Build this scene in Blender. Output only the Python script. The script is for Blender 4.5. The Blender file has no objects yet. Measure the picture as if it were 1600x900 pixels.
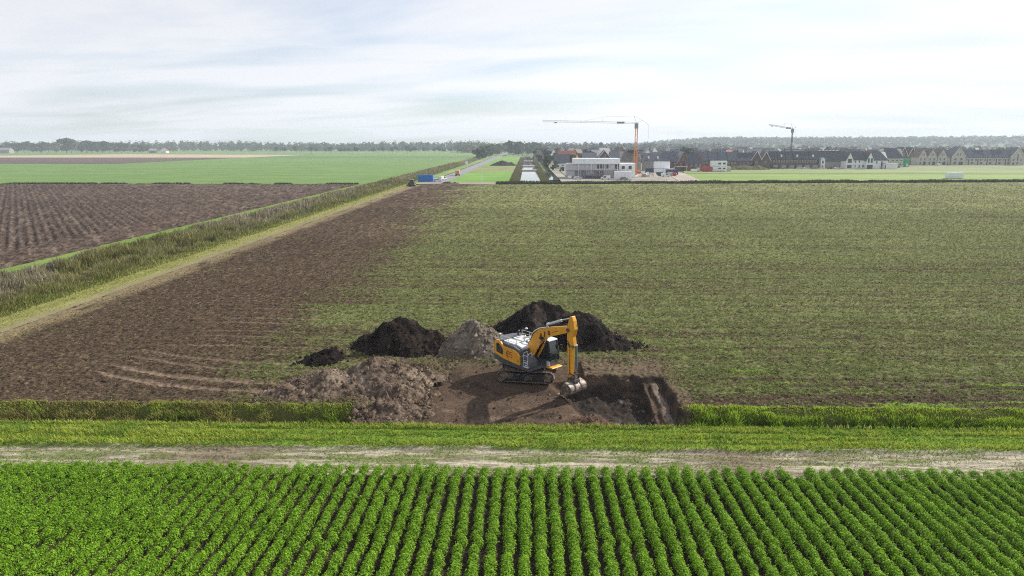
import bpy, math, random
import numpy as np
from mathutils import Vector, Matrix

R = math.radians
SC = bpy.context.scene
COL = SC.collection

# ------------------------------------------------------------------ camera, sky, sun, exposure
CAM_H = 18.0
FPX = 1081.0                      # focal length in pixels of the 1600-wide photograph
PITCH = math.atan((450 - 226) / FPX)
YAW = math.atan((822 - 800) / FPX)
cam_d = bpy.data.cameras.new('camera')
cam_d.sensor_width = 36.0
cam_d.lens = FPX / 1600 * 36.0
cam_d.clip_start = 0.5
cam_d.clip_end = 30000
cam = bpy.data.objects.new('camera', cam_d)
COL.objects.link(cam)
cam.location = (0, 0, CAM_H)
cam.rotation_euler = (R(90) - PITCH, 0, YAW)
SC.camera = cam

SUN_AZ = R(52)      # to the right of the field direction (+Y)
SUN_EL = R(36)
world = bpy.data.worlds.new('World')
SC.world = world
world.use_nodes = True
wn, wl = world.node_tree.nodes, world.node_tree.links
wn.clear()
w_out = wn.new('ShaderNodeOutputWorld')
w_bg = wn.new('ShaderNodeBackground')
w_sky = wn.new('ShaderNodeTexSky')
w_sky.sky_type = 'NISHITA'
w_sky.sun_disc = False
w_sky.sun_elevation = SUN_EL
w_sky.sun_rotation = SUN_AZ
w_sky.air_density = 1.0
w_sky.dust_density = 1.0
w_sky.ozone_density = 1.0
w_bg.inputs['Strength'].default_value = 0.10
# thin high cloud: noise on the cloud plane overhead, veiling the blue with sunlit white
w_tc = wn.new('ShaderNodeTexCoord')
w_sep = wn.new('ShaderNodeSeparateXYZ')
wl.new(w_tc.outputs['Generated'], w_sep.inputs[0])


def wmath(op, a, b=None, clamp=False):
    n = wn.new('ShaderNodeMath')
    n.operation = op
    n.use_clamp = clamp
    for i, s in enumerate((a, b)):
        if s is None:
            continue
        if isinstance(s, (int, float)):
            n.inputs[i].default_value = s
        else:
            wl.new(s, n.inputs[i])
    return n.outputs[0]


zc = wmath('ADD', wmath('MAXIMUM', w_sep.outputs[2], 0.0), 0.10)
cx = wmath('DIVIDE', w_sep.outputs[0], zc)
cy = wmath('DIVIDE', w_sep.outputs[1], zc)
w_cmb = wn.new('ShaderNodeCombineXYZ')
wl.new(wmath('MULTIPLY', cx, 0.55), w_cmb.inputs[0])
wl.new(wmath('ADD', wmath('MULTIPLY', cy, 1.15), wmath('MULTIPLY', cx, 0.22)), w_cmb.inputs[1])
w_n1 = wn.new('ShaderNodeTexNoise')
w_n1.inputs['Scale'].default_value = 0.75
w_n1.inputs['Detail'].default_value = 9
w_n1.inputs['Roughness'].default_value = 0.52
w_n1.inputs['Distortion'].default_value = 0.35
wl.new(w_cmb.outputs[0], w_n1.inputs['Vector'])
w_ramp = wn.new('ShaderNodeMapRange')
w_ramp.inputs['From Min'].default_value = 0.30
w_ramp.inputs['From Max'].default_value = 0.56
w_ramp.inputs['To Min'].default_value = 0.22
w_ramp.inputs['To Max'].default_value = 0.97
wl.new(w_n1.outputs[0], w_ramp.inputs['Value'])
# cloud white follows the brightness of the sky around it (brighter towards the sun)
w_bw = wn.new('ShaderNodeRGBToBW')
wl.new(w_sky.outputs[0], w_bw.inputs[0])
c_lum = wmath('MINIMUM', wmath('ADD', wmath('MULTIPLY', w_bw.outputs[0], 0.50), 4.8), 8.5)
w_cc = wn.new('ShaderNodeCombineColor')
wl.new(wmath('MULTIPLY', c_lum, 0.965), w_cc.inputs[0])
wl.new(wmath('MULTIPLY', c_lum, 0.985), w_cc.inputs[1])
wl.new(wmath('MULTIPLY', c_lum, 1.04), w_cc.inputs[2])
w_mix = wn.new('ShaderNodeMix')
w_mix.data_type = 'RGBA'
wl.new(w_ramp.outputs[0], w_mix.inputs[0])
w_tint = wn.new('ShaderNodeVectorMath')      # clear sky between the veils, its glow round the sun softened by the haze aloft
w_tint.operation = 'MULTIPLY'
w_tint.inputs[1].default_value = (.82, .91, 1.08)
wl.new(w_sky.outputs[0], w_tint.inputs[0])
w_cap = wn.new('ShaderNodeVectorMath')
w_cap.operation = 'MINIMUM'
w_cap.inputs[1].default_value = (6.2, 6.8, 7.6)
wl.new(w_tint.outputs[0], w_cap.inputs[0])
wl.new(w_cap.outputs[0], w_mix.inputs[6])
wl.new(w_cc.outputs[0], w_mix.inputs[7])
wl.new(w_mix.outputs[2], w_bg.inputs['Color'])
wl.new(w_bg.outputs[0], w_out.inputs[0])

sun_d = bpy.data.lights.new('sun', 'SUN')
sun_d.energy = 5.0
sun_d.angle = R(0.9)
sun_d.color = (1.0, 0.94, 0.84)
sun = bpy.data.objects.new('sun', sun_d)
COL.objects.link(sun)
to_sun = Vector((math.sin(SUN_AZ) * math.cos(SUN_EL), math.cos(SUN_AZ) * math.cos(SUN_EL), math.sin(SUN_EL)))
sun.rotation_euler = to_sun.to_track_quat('Z', 'Y').to_euler()
sun.location = (60, 40, 90)

SC.view_settings.view_transform = 'Standard'
SC.view_settings.look = 'None'
SC.view_settings.gamma = 1.0
SC.view_settings.exposure = 0.40
SC.view_settings.use_curve_mapping = False
SC.render.engine = 'CYCLES'
SC.cycles.use_denoising = False
SC.cycles.pixel_filter_type = 'BLACKMAN_HARRIS'
SC.cycles.filter_width = 1.1
SC.cycles.max_bounces = 6
SC.cycles.volume_bounces = 1
SC.cycles.transparent_max_bounces = 8
SC.cycles.use_adaptive_sampling = False
SC.cycles.adaptive_threshold = 0.012

rng = np.random.default_rng(7)
random.seed(7)


# ------------------------------------------------------------------ numeric helpers
def hash2(ix, iy, seed):
    h = (ix.astype(np.int64) * 374761393 + iy.astype(np.int64) * 668265263 + seed * 1442695041) & 0xffffffff
    h = ((h ^ (h >> 13)) * 1274126177) & 0xffffffff
    h = h ^ (h >> 16)
    return (h & 0xffffff) / float(0x1000000)


def vnoise(x, y, seed=0):
    x = np.asarray(x, float)
    y = np.asarray(y, float)
    x0 = np.floor(x)
    y0 = np.floor(y)
    fx = x - x0
    fy = y - y0
    fx = fx * fx * (3 - 2 * fx)
    fy = fy * fy * (3 - 2 * fy)
    a = hash2(x0, y0, seed)
    b = hash2(x0 + 1, y0, seed)
    c = hash2(x0, y0 + 1, seed)
    d = hash2(x0 + 1, y0 + 1, seed)
    return (a + (b - a) * fx) * (1 - fy) + (c + (d - c) * fx) * fy


def fbm(x, y, oct=4, seed=0, gain=0.5):
    s = 0.0
    a = 1.0
    t = 0.0
    for i in range(oct):
        s = s + a * vnoise(x * 2 ** i, y * 2 ** i, seed + i * 17)
        t += a
        a *= gain
    return s / t


def sstep(a, b, x):
    t = np.clip((x - a) / (b - a), 0, 1)
    return t * t * (3 - 2 * t)


def lerp(a, b, t):
    return a + (b - a) * t


def mixc(c0, c1, t):
    t = np.asarray(t)[..., None]
    return np.asarray(c0) * (1 - t) + np.asarray(c1) * t


def nth(k):
    return '%d%s' % (k, 'th' if 10 < k % 100 < 14 else {1: 'st', 2: 'nd', 3: 'rd'}.get(k % 10, 'th'))


# ------------------------------------------------------------------ object helpers
def tag(o, label=None, cat=None, group=None, kind=None):
    if label:
        o['label'] = label
    if cat:
        o['category'] = cat
    if group:
        o['group'] = group
    if kind:
        o['kind'] = kind
    return o


def empty(name, loc=(0, 0, 0), rz=0.0):
    o = bpy.data.objects.new(name, None)
    COL.objects.link(o)
    o.location = loc
    o.rotation_euler = (0, 0, rz)
    o.empty_display_size = 0.2
    return o


def npmesh(name, V, faces, mat, parent=None, col=None, smooth=False):
    """faces: list of (n,k) int arrays; col: per-vertex rgb (linear albedo)"""
    V = np.ascontiguousarray(V, np.float32).reshape(-1, 3)
    me = bpy.data.meshes.new(name)
    me.vertices.add(len(V))
    me.vertices.foreach_set('co', V.ravel())
    loops = np.concatenate([np.asarray(f).ravel() for f in faces]).astype(np.int32)
    tot = np.concatenate([np.full(len(f), np.asarray(f).shape[1]) for f in faces])
    st = np.concatenate([[0], np.cumsum(tot)[:-1]]).astype(np.int32)
    me.loops.add(len(loops))
    me.loops.foreach_set('vertex_index', loops)
    me.polygons.add(len(tot))
    me.polygons.foreach_set('loop_start', st)
    if smooth:
        me.polygons.foreach_set('use_smooth', np.ones(len(tot), bool))
    if col is not None:
        at = me.color_attributes.new('Col', 'FLOAT_COLOR', 'POINT')
        c4 = np.ones((len(V), 4), np.float32)
        c4[:, :3] = np.clip(col, 0, 1)
        at.data.foreach_set('color', c4.ravel())
    me.update(calc_edges=True)
    if mat is not None:
        me.materials.append(mat)
    o = bpy.data.objects.new(name, me)
    COL.objects.link(o)
    if parent is not None:
        o.parent = parent
    return o


def link_copy(o, parent=None):
    c = o.copy()
    COL.objects.link(c)
    c.parent = parent
    return c


CHILDREN = {}


def copy_tree(o, parent=None):
    c = link_copy(o, parent)
    for ch in list(o.children):
        copy_tree(ch, c)
    return c


class MB:
    """collects small shapes into one mesh"""

    def __init__(self):
        self.v = []
        self.f = []

    def add(self, vs, fs):
        n = len(self.v)
        self.v += [tuple(p) for p in vs]
        self.f += [tuple(i + n for i in f) for f in fs]
        return self

    def box(self, x0, x1, y0, y1, z0, z1, rz=0.0, c=None):
        vs = [(x, y, z) for z in (z0, z1) for (x, y) in ((x0, y0), (x1, y0), (x1, y1), (x0, y1))]
        if rz:
            cx, cy = c or ((x0 + x1) / 2, (y0 + y1) / 2)
            cr, sr = math.cos(rz), math.sin(rz)
            vs = [(cx + (x - cx) * cr - (y - cy) * sr, cy + (x - cx) * sr + (y - cy) * cr, z) for x, y, z in vs]
        return self.add(vs, [(0, 3, 2, 1), (4, 5, 6, 7), (0, 1, 5, 4), (1, 2, 6, 5), (2, 3, 7, 6), (3, 0, 4, 7)])

    def prism(self, pts, a0, a1, axis='y', inset=0.0):
        """2D outline extruded along an axis. axis y: pts are (x,z); axis x: (y,z); axis z: (x,y)"""
        def P(p, a):
            return {'y': (p[0], a, p[1]), 'x': (a, p[0], p[1]), 'z': (p[0], p[1], a)}[axis]
        n = len(pts)
        vs = [P(p, a0) for p in pts] + [P(p, a1) for p in pts]
        fs = [tuple(range(n)), tuple(range(2 * n - 1, n - 1, -1))]
        fs += [(i, i + n, (i + 1) % n + n, (i + 1) % n) for i in range(n)]
        return self.add(vs, fs)

    def tube(self, p0, p1, r0, r1=None, n=8, cap=True):
        r1 = r0 if r1 is None else r1
        p0, p1 = Vector(p0), Vector(p1)
        d = p1 - p0
        if d.length < 1e-6:
            return self
        d.normalize()
        a = d.orthogonal().normalized()
        b = d.cross(a)
        vs = []
        for p, r in ((p0, r0), (p1, r1)):
            for k in range(n):
                t = 2 * math.pi * k / n
                vs.append(p + a * (r * math.cos(t)) + b * (r * math.sin(t)))
        fs = [(k, (k + 1) % n, (k + 1) % n + n, k + n) for k in range(n)]
        if cap:
            fs += [tuple(range(n - 1, -1, -1)), tuple(range(n, 2 * n))]
        return self.add(vs, fs)

    def path(self, pts, r, n=6):
        for a, b in zip(pts[:-1], pts[1:]):
            self.tube(a, b, r, r, n)
        return self

    def bar(self, p0, p1, w, h):
        """box section bar between two points"""
        p0, p1 = Vector(p0), Vector(p1)
        d = (p1 - p0).normalized()
        up = Vector((0, 0, 1)) if abs(d.z) < 0.95 else Vector((1, 0, 0))
        s = d.cross(up).normalized()
        u = s.cross(d)
        vs = []
        for p in (p0, p1):
            for a, b in ((-1, -1), (1, -1), (1, 1), (-1, 1)):
                vs.append(p + s * (a * w / 2) + u * (b * h / 2))
        return self.add(vs, [(0, 1, 2, 3), (7, 6, 5, 4), (0, 4, 5, 1), (1, 5, 6, 2), (2, 6, 7, 3), (3, 7, 4, 0)])

    def dome(self, c, rx, ry, rz, n=10, m=5):
        cx, cy, cz = c
        vs = []
        for j in range(m):
            t = j / m * math.pi / 2
            for k in range(n):
                a = 2 * math.pi * k / n
                vs.append((cx + rx * math.cos(t) * math.cos(a), cy + ry * math.cos(t) * math.sin(a), cz + rz * math.sin(t)))
        vs.append((cx, cy, cz + rz))
        fs = [(j * n + k, j * n + (k + 1) % n, (j + 1) * n + (k + 1) % n, (j + 1) * n + k) for j in range(m - 1) for k in range(n)]
        fs += [((m - 1) * n + k, (m - 1) * n + (k + 1) % n, m * n) for k in range(n)]
        fs.append(tuple(range(n - 1, -1, -1)))
        return self.add(vs, fs)

    def build(self, name, mat, parent=None, loc=None, smooth=False, bevel=0.0):
        me = bpy.data.meshes.new(name)
        me.from_pydata(self.v, [], self.f)
        me.update()
        if smooth:
            me.polygons.foreach_set('use_smooth', np.ones(len(me.polygons), bool))
        me.materials.append(mat)
        o = bpy.data.objects.new(name, me)
        COL.objects.link(o)
        if parent is not None:
            o.parent = parent
        if loc is not None:
            o.location = loc
        if bevel:
            b = o.modifiers.new('bevel', 'BEVEL')
            b.width = bevel
            b.segments = 2
            b.limit_method = 'ANGLE'
        return o


# ------------------------------------------------------------------ materials
MATS = {}


def mat(name, base, rough=0.7, var=0.15, scale=3.0, bump=0.0, bscale=20.0, metal=0.0, spec=0.3,
        col2=None, coat=0.0, wear=None):
    """plain procedural material: base colour with noise variation, optional bump"""
    m = bpy.data.materials.new(name)
    m.use_nodes = True
    nt = m.node_tree
    n, l = nt.nodes, nt.links
    p = n['Principled BSDF']
    p.inputs['Roughness'].default_value = rough
    p.inputs['Metallic'].default_value = metal
    p.inputs['Specular IOR Level'].default_value = spec
    p.inputs['Coat Weight'].default_value = coat
    tc = n.new('ShaderNodeTexCoord')
    no = n.new('ShaderNodeTexNoise')
    no.inputs['Scale'].default_value = scale
    no.inputs['Detail'].default_value = 5
    l.new(tc.outputs['Object'], no.inputs['Vector'])
    mr = n.new('ShaderNodeMapRange')
    mr.inputs['From Min'].default_value = 0.3
    mr.inputs['From Max'].default_value = 0.7
    l.new(no.outputs[0], mr.inputs['Value'])
    mx = n.new('ShaderNodeMix')
    mx.data_type = 'RGBA'
    c2 = col2 if col2 else tuple(max(0, c * (1 - var)) for c in base)
    c1 = base if col2 else tuple(min(1, c * (1 + var)) for c in base)
    mx.inputs[6].default_value = (*c1, 1)
    mx.inputs[7].default_value = (*c2, 1)
    l.new(mr.outputs[0], mx.inputs[0])
    src = mx.outputs[2]
    if wear:
        no2 = n.new('ShaderNodeTexNoise')
        no2.inputs['Scale'].default_value = wear[1]
        no2.inputs['Detail'].default_value = 6
        l.new(tc.outputs['Object'], no2.inputs['Vector'])
        m2 = n.new('ShaderNodeMapRange')
        m2.inputs['From Min'].default_value = wear[2]
        m2.inputs['From Max'].default_value = wear[2] + 0.12
        l.new(no2.outputs[0], m2.inputs['Value'])
        mw = n.new('ShaderNodeMix')
        mw.data_type = 'RGBA'
        l.new(m2.outputs[0], mw.inputs[0])
        l.new(src, mw.inputs[6])
        mw.inputs[7].default_value = (*wear[0], 1)
        src = mw.outputs[2]
    l.new(src, p.inputs['Base Color'])
    if bump:
        nb = n.new('ShaderNodeTexNoise')
        nb.inputs['Scale'].default_value = bscale
        nb.inputs['Detail'].default_value = 6
        l.new(tc.outputs['Object'], nb.inputs['Vector'])
        bp = n.new('ShaderNodeBump')
        bp.inputs['Strength'].default_value = 0.8
        bp.inputs['Distance'].default_value = bump
        l.new(nb.outputs[0], bp.inputs['Height'])
        l.new(bp.outputs[0], p.inputs['Normal'])
    MATS[name] = m
    return m


def vmat(name, rough=0.9, scale=6.0, amp=0.35, bump=0.03, bscale=8.0, transl=0.0, spec=0.15):
    """ground and foliage: albedo from the mesh's own colour attribute, broken up by noise"""
    m = bpy.data.materials.new(name)
    m.use_nodes = True
    nt = m.node_tree
    n, l = nt.nodes, nt.links
    p = n['Principled BSDF']
    p.inputs['Roughness'].default_value = rough
    p.inputs['Specular IOR Level'].default_value = spec
    va = n.new('ShaderNodeVertexColor')
    va.layer_name = 'Col'
    tc = n.new('ShaderNodeTexCoord')
    no = n.new('ShaderNodeTexNoise')
    no.inputs['Scale'].default_value = scale
    no.inputs['Detail'].default_value = 7
    no.inputs['Roughness'].default_value = 0.65
    l.new(tc.outputs['Object'], no.inputs['Vector'])
    mr = n.new('ShaderNodeMapRange')
    mr.inputs['From Min'].default_value = 0.28
    mr.inputs['From Max'].default_value = 0.72
    mr.inputs['To Min'].default_value = 1 - amp
    mr.inputs['To Max'].default_value = 1 + amp
    l.new(no.outputs[0], mr.inputs['Value'])
    mx = n.new('ShaderNodeVectorMath')
    mx.operation = 'SCALE'
    l.new(va.outputs['Color'], mx.inputs[0])
    l.new(mr.outputs[0], mx.inputs['Scale'])
    l.new(mx.outputs[0], p.inputs['Base Color'])
    if bump:
        nb = n.new('ShaderNodeTexNoise')
        nb.inputs['Scale'].default_value = bscale
        nb.inputs['Detail'].default_value = 8
        nb.inputs['Roughness'].default_value = 0.7
        l.new(tc.outputs['Object'], nb.inputs['Vector'])
        bp = n.new('ShaderNodeBump')
        bp.inputs['Strength'].default_value = 1.0
        bp.inputs['Distance'].default_value = bump
        l.new(nb.outputs[0], bp.inputs['Height'])
        l.new(bp.outputs[0], p.inputs['Normal'])
    if transl:
        out = n['Material Output']
        tr = n.new('ShaderNodeBsdfTranslucent')
        l.new(mx.outputs[0], tr.inputs['Color'])
        ms = n.new('ShaderNodeMixShader')
        ms.inputs[0].default_value = transl
        l.new(p.outputs[0], ms.inputs[1])
        l.new(tr.outputs[0], ms.inputs[2])
        l.new(ms.outputs[0], out.inputs['Surface'])
    MATS[name] = m
    return m


def glass_mat(name, col=(0.03, 0.04, 0.05), rough=0.08):
    m = mat(name, col, rough=rough, var=0.1, spec=0.8, scale=0.5)
    return m


vmat('field_soil', bump=0.09, bscale=4.0, amp=0.5, scale=4.0, spec=.03, rough=1.0)
vmat('far_ground', bump=0.0, amp=0.16, scale=0.05)
vmat('near_soil', bump=0.06, bscale=6.0, amp=0.45, scale=6.0, spec=.03, rough=1.0)
vmat('heap_soil', bump=0.12, bscale=4.5, amp=0.5, scale=4.0, spec=.02, rough=1.0)
vmat('leaf', rough=0.65, bump=0.0, amp=0.25, scale=1.2, transl=0.38, spec=0.12)
vmat('grass', rough=0.6, bump=0.0, amp=0.2, scale=0.8, transl=0.35, spec=0.06)
vmat('reed', rough=0.8, bump=0.0, amp=0.25, scale=0.5, transl=0.2)
vmat('tree_leaf', rough=0.7, bump=0.0, amp=0.2, scale=0.3, transl=0.15)
mat('bark', (0.09, 0.07, 0.05), 0.9, 0.3, 4.0)
# ------------------------------------------------------------------ terrain
def grid_faces(nr, nc, keep=None):
    i = np.arange(nr - 1)[:, None] * nc + np.arange(nc - 1)[None, :]
    q = np.stack([i, i + 1, i + nc + 1, i + nc], -1).reshape(-1, 4)
    if keep is not None:
        q = q[keep.ravel()]
    return q


def grid_obj(name, X, Y, Z, C, material, keep=None, smooth=False):
    V = np.stack([X, Y, Z], -1).reshape(-1, 3)
    o = npmesh(name, V, [grid_faces(*X.shape, keep=keep)], material, col=C.reshape(-1, 3), smooth=smooth)
    return tag(o, kind='structure')


PX0, PX1, PY0, PY1 = -12.0, 12.2, 42.0, 58.5      # excavated area
FAR_Y0, FAR_SL = 323.0, 0.095                    # far edge of the stubble field: y = FAR_Y0 + FAR_SL * x


def far_edge(x):
    return FAR_Y0 + FAR_SL * np.clip(x, -60, 500)


BROWN = np.array((.080, .056, .038))
BROWN_D = np.array((.024, .017, .012))
BROWN_L = np.array((.20, .150, .102))
GREEN_S = np.array((.088, .106, .036))
GREEN_L = np.array((.200, .218, .085))
GREEN_B = np.array((.17, .28, .035))
DIRT = np.array((.092, .064, .046))
DIRT_L = np.array((.185, .135, .100))
BLACK = np.array((.020, .016, .014))


def green_mask(x, y):
    """how much regrowth covers the stubble field (0 bare, 1 green)"""
    lim = -23 - 0.022 * (y - 50)
    w = 8 + 0.02 * y
    n = fbm(x / 9, y / 9, 4, 3) - .5
    g = sstep(lim - w, lim + w, x + 16 * n)
    band = fbm(x / 60, y / 2.6, 3, 11)
    lines = sstep(.35, .65, fbm(x / 45, y / .75, 2, 13))
    g = g * (0.74 + 0.65 * (band - .3) + .50 * (lines - .5) * sstep(170, 80, y) + .10 * np.sin(2 * math.pi * y / .92 + 2.5 * fbm(x / 20, y / 6, 2, 15)) * sstep(110, 60, y))
    near = sstep(55, 49, y + 3 * (fbm(x / 8, y / 1.2, 3, 21) - .5) * 2)
    g = g * (1 - .75 * near * (.35 + .65 * sstep(.38, .6, fbm(x / 25, y / .9, 3, 25))))
    g = g + .22 * sstep(.62, .78, fbm(x / 7, y / 5, 3, 29))
    # thin green lines left between passes
    return np.clip(g, 0.03, 1)


def tracks(x, y):
    """curved wheel marks in front of the left-hand part of the field"""
    t = np.zeros_like(x)
    for yo, wt in ((0.0, 1.0), (1.9, 1.0), (4.6, .62), (6.5, .62)):
        yc = 48.7 + yo + 0.017 * np.clip(-19 - x, 0, 18) ** 2
        t = np.maximum(t, wt * np.exp(-((y - yc) / .45) ** 2) * sstep(-36.5, -33, x) * sstep(-8, -14, x))
    for yc in (60.2, 63.3, 65.2, 68.4, 70.3, 74.5):
        t = np.maximum(t, .62 * np.exp(-((y - yc - .6 * np.sin(x / 7)) / .35) ** 2) * sstep(-38, -30, x) * sstep(-6, -14, x))
    # in front of the machine on the right, along the pit edge
    for yc in (55.2, 57.0):
        t = np.maximum(t, .8 * np.exp(-((y - yc) / .35) ** 2) * sstep(2, 5, x) * sstep(20, 12, x))
    return t


def field_h(x, y):
    d = np.clip(y / 60, 1, 4)
    z = .17 * (fbm(x / 1.1, y / .7, 3, 41) - .5) + .26 * (fbm(x / .22, y / .24, 3, 45) - .5) * d ** .5
    z = z + .10 * (fbm(x / 12, y / 1.3, 2, 47) - .5)
    z = z - .14 * tracks(x, y)
    return z + .02


def field_col(x, y):
    g = green_mask(x, y)
    f = .55 * fbm(x / .5, y / .34, 3, 51) + .45 * vnoise(x / .14, y / .2, 53)
    f2 = .5 * fbm(x / .2, y / .22, 2, 57) + .5 * vnoise(x / .09, y / .13, 58)
    m = .85 * sstep(.70 - .36 * g, .80 - .36 * g, f * .6 + f2 * .4)
    soil = mixc(BROWN_D, BROWN, sstep(.25, .7, .5 * fbm(x / .4, y / .35, 3, 61) + .5 * vnoise(x / .11, y / .16, 62)))
    soil = mixc(soil, BROWN_L, .75 * sstep(.55, .8, f2) * (.5 + fbm(x / 15, y / 4, 2, 63)))
    gr = mixc(GREEN_S, GREEN_L, .65 * sstep(.40, .75, vnoise(x / .16, y / .2, 67)) + .35 * sstep(80, 250, y))
    c = mixc(soil, gr, np.clip(m, 0, 1))
    # brighter sward lines
    b = sstep(.70, .80, fbm(x / 9, y / .55, 3, 71)) * sstep(66, 54, y) * sstep(10, 13, x)
    c = mixc(c, GREEN_B, .8 * b)
    t = tracks(x, y)
    c = mixc(c, DIRT_L, .85 * sstep(.3, .8, t))
    # straw-coloured strip beside the grass margin on the left
    s = sstep(-47.2, -49.6, x + 2 * (fbm(x / 2, y / 6, 3, 73) - .5))
    c = mixc(c, mixc(BROWN_L, np.array((.22, .19, .09)), f2), .75 * s * sstep(.3, .55, fbm(x / 1.2, y / 5, 3, 75) + .15))
    br = .8 + .45 * fbm(x / 40, y / 14, 3, 77) + .22 * (fbm(x / 30, y / .45, 2, 79) - .5) * sstep(130, 80, y)
    lane = 1 + .05 * np.sign(np.sin(x / 5.2 + .6 * np.sin(y / 90))) * sstep(90, 130, y)
    far = 1 + .12 * sstep(190, 206, y + .03 * x) - .08 * sstep(150, 190, y) * sstep(204, 196, y)
    return np.clip(c * (br * lane * far)[..., None], 0, 1)


def ditch_profile(y):
    """cross-section of the grassy ditch in front of the field"""
    return -1.35 * sstep(42.1, 43.5, y) * sstep(46.0, 44.3, y)


def pit_h(x, y):
    base = field_h(x, y)
    n1 = fbm(x / 1.3, y / 1.3, 4, 81) - .5
    n2 = fbm(x / .35, y / .35, 3, 85) - .5
    xs = x + .5 * n1
    ys = y + .45 * (fbm(x / 1.6 + 9, y / 1.6, 4, 89) - .5)
    # working floor, dipping to the camera
    inside = sstep(-8.9, -8.1, xs) * sstep(11.0, 10.4, xs) * sstep(57.2, 54.6, ys)
    inside = inside * np.where(x > 4.6, sstep(52.9, 52.3, ys), 1)
    floor = -.38 - .105 * np.clip(53.5 - y, 0, 12) + .06 * n1 + .05 * n2 - .05 * np.sin(x * 2.2) * sstep(52, 48, y)
    # deep hole on the right
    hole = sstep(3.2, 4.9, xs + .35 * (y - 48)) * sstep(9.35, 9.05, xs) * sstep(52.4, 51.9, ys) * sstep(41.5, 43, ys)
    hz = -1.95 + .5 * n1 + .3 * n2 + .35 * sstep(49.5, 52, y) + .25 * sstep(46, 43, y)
    # bench left standing along the right-hand side
    bench = sstep(9.25, 9.5, xs) * sstep(10.75, 10.5, xs) * sstep(52.6, 51.8, ys)
    bz = -.45 - .09 * np.clip(52 - y, 0, 10) - .25 * sstep(9.95, 9.6, xs) - .35 * sstep(10.35, 10.7, xs)
    z = lerp(base, floor, inside)
    z = lerp(z, hz, hole)
    z = lerp(z, bz, bench)
    # where the ditch used to run, outside the dug part
    out = 1 - np.maximum(np.maximum(inside, hole), bench)
    z = z + out * ditch_profile(y)
    # near edge climbs to the grass verge
    z = np.where(y < 42.6, lerp(z, -.15, sstep(42.6, 42.1, y)), z)
    return z, inside, hole, bench


def pit_col(x, y, ins, hole, bench):
    base = field_col(x, y)
    f = fbm(x / 1.4, y / .5, 4, 95)
    f2 = fbm(x / .3, y / .3, 3, 97)
    d = mixc(DIRT * .75, DIRT * 1.15, f2)
    d = mixc(d, DIRT_L, .65 * sstep(.5, .68, f) * sstep(50.5, 46, y))
    d = mixc(d, BLACK * 1.6, .6 * sstep(.56, .70, fbm(x / 2, y / 1.2, 3, 99)))
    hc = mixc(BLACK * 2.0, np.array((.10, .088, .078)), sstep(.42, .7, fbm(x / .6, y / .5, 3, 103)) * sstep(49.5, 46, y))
    c = mixc(base, d, np.maximum(ins, bench))
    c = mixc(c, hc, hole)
    c = mixc(c, np.array((.19, .155, .125)), bench * sstep(9.8, 10.0, x + .3 * (f2 - .5)) * (.55 + .45 * sstep(.35, .6, f)))
    # trampled bare soil around the dig
    ring = sstep(60.5, 56.5, y + 3 * (fbm(x / 3, y / 3, 3, 107) - .5)) * sstep(13.6, 11.2, x) * (1 - np.maximum(np.maximum(ins, hole), bench))
    c = mixc(c, mixc(DIRT, DIRT_L * .9, f2), .75 * ring * sstep(.3, .5, f + .1))
    return c


# --- stubble field (perspective-independent: finer towards the excavation, coarser far off)
NR, NC = 440, 1050
yy = 1.0 / np.linspace(1 / 45.9, 1 / 395.0, NR)
tt = np.linspace(0, 1, NC)
YG = np.repeat(yy[:, None], NC, 1)
XG = -51.2 + tt[None, :] * (.86 * yy[:, None] + 14 + 51.2)
top = far_edge(XG)
YG = np.minimum(YG, top)
ZG = field_h(XG, YG)
CG = field_col(XG, YG)
xc = (XG[:-1, :-1] + XG[1:, 1:]) / 2
yc_ = (YG[:-1, :-1] + YG[1:, 1:]) / 2
keep = ~((xc > PX0) & (xc < PX1) & (yc_ < PY1)) & (YG[:-1, :-1] < top[:-1, :-1] - .01)
grid_obj('stubble_field', XG, YG, ZG, CG, MATS['field_soil'], keep=keep)

# --- excavated area
px = np.arange(PX0 - .15, PX1 + .2, .085)
py = np.arange(PY0 - .1, PY1 + .2, .085)
XP, YP = np.meshgrid(px, py)
ZP, ins, hole, bench = pit_h(XP, YP)
CP = pit_col(XP, YP, ins, hole, bench)
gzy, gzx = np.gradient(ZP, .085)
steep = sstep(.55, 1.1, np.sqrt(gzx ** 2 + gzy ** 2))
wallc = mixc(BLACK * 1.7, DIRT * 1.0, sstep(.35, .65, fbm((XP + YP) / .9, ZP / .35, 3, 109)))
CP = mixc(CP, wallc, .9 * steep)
edge = (XP < PX0) | (XP > PX1) | (YP > PY1)
ZP = ZP - .05 * edge
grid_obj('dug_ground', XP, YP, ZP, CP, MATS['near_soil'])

# --- grassy ditch either side of the excavation
for (xa, xb) in ((-64.0, PX0 + .1), (PX1 - .1, 64.0)):
    gx = np.arange(xa, xb + .05, .14)
    gy = np.arange(41.9, 46.25, .12)
    X_, Y_ = np.meshgrid(gx, gy)
    Z_ = ditch_profile(Y_) + .12 * (fbm(X_ / .8, Y_ / .6, 3, 111) - .5) - .02
    C_ = mixc(np.array((.06, .075, .02)), np.array((.13, .125, .045)), fbm(X_ / 2, Y_ / .5, 3, 113))
    grid_obj('ditch', X_, Y_, Z_, C_, MATS['near_soil'])


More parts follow.
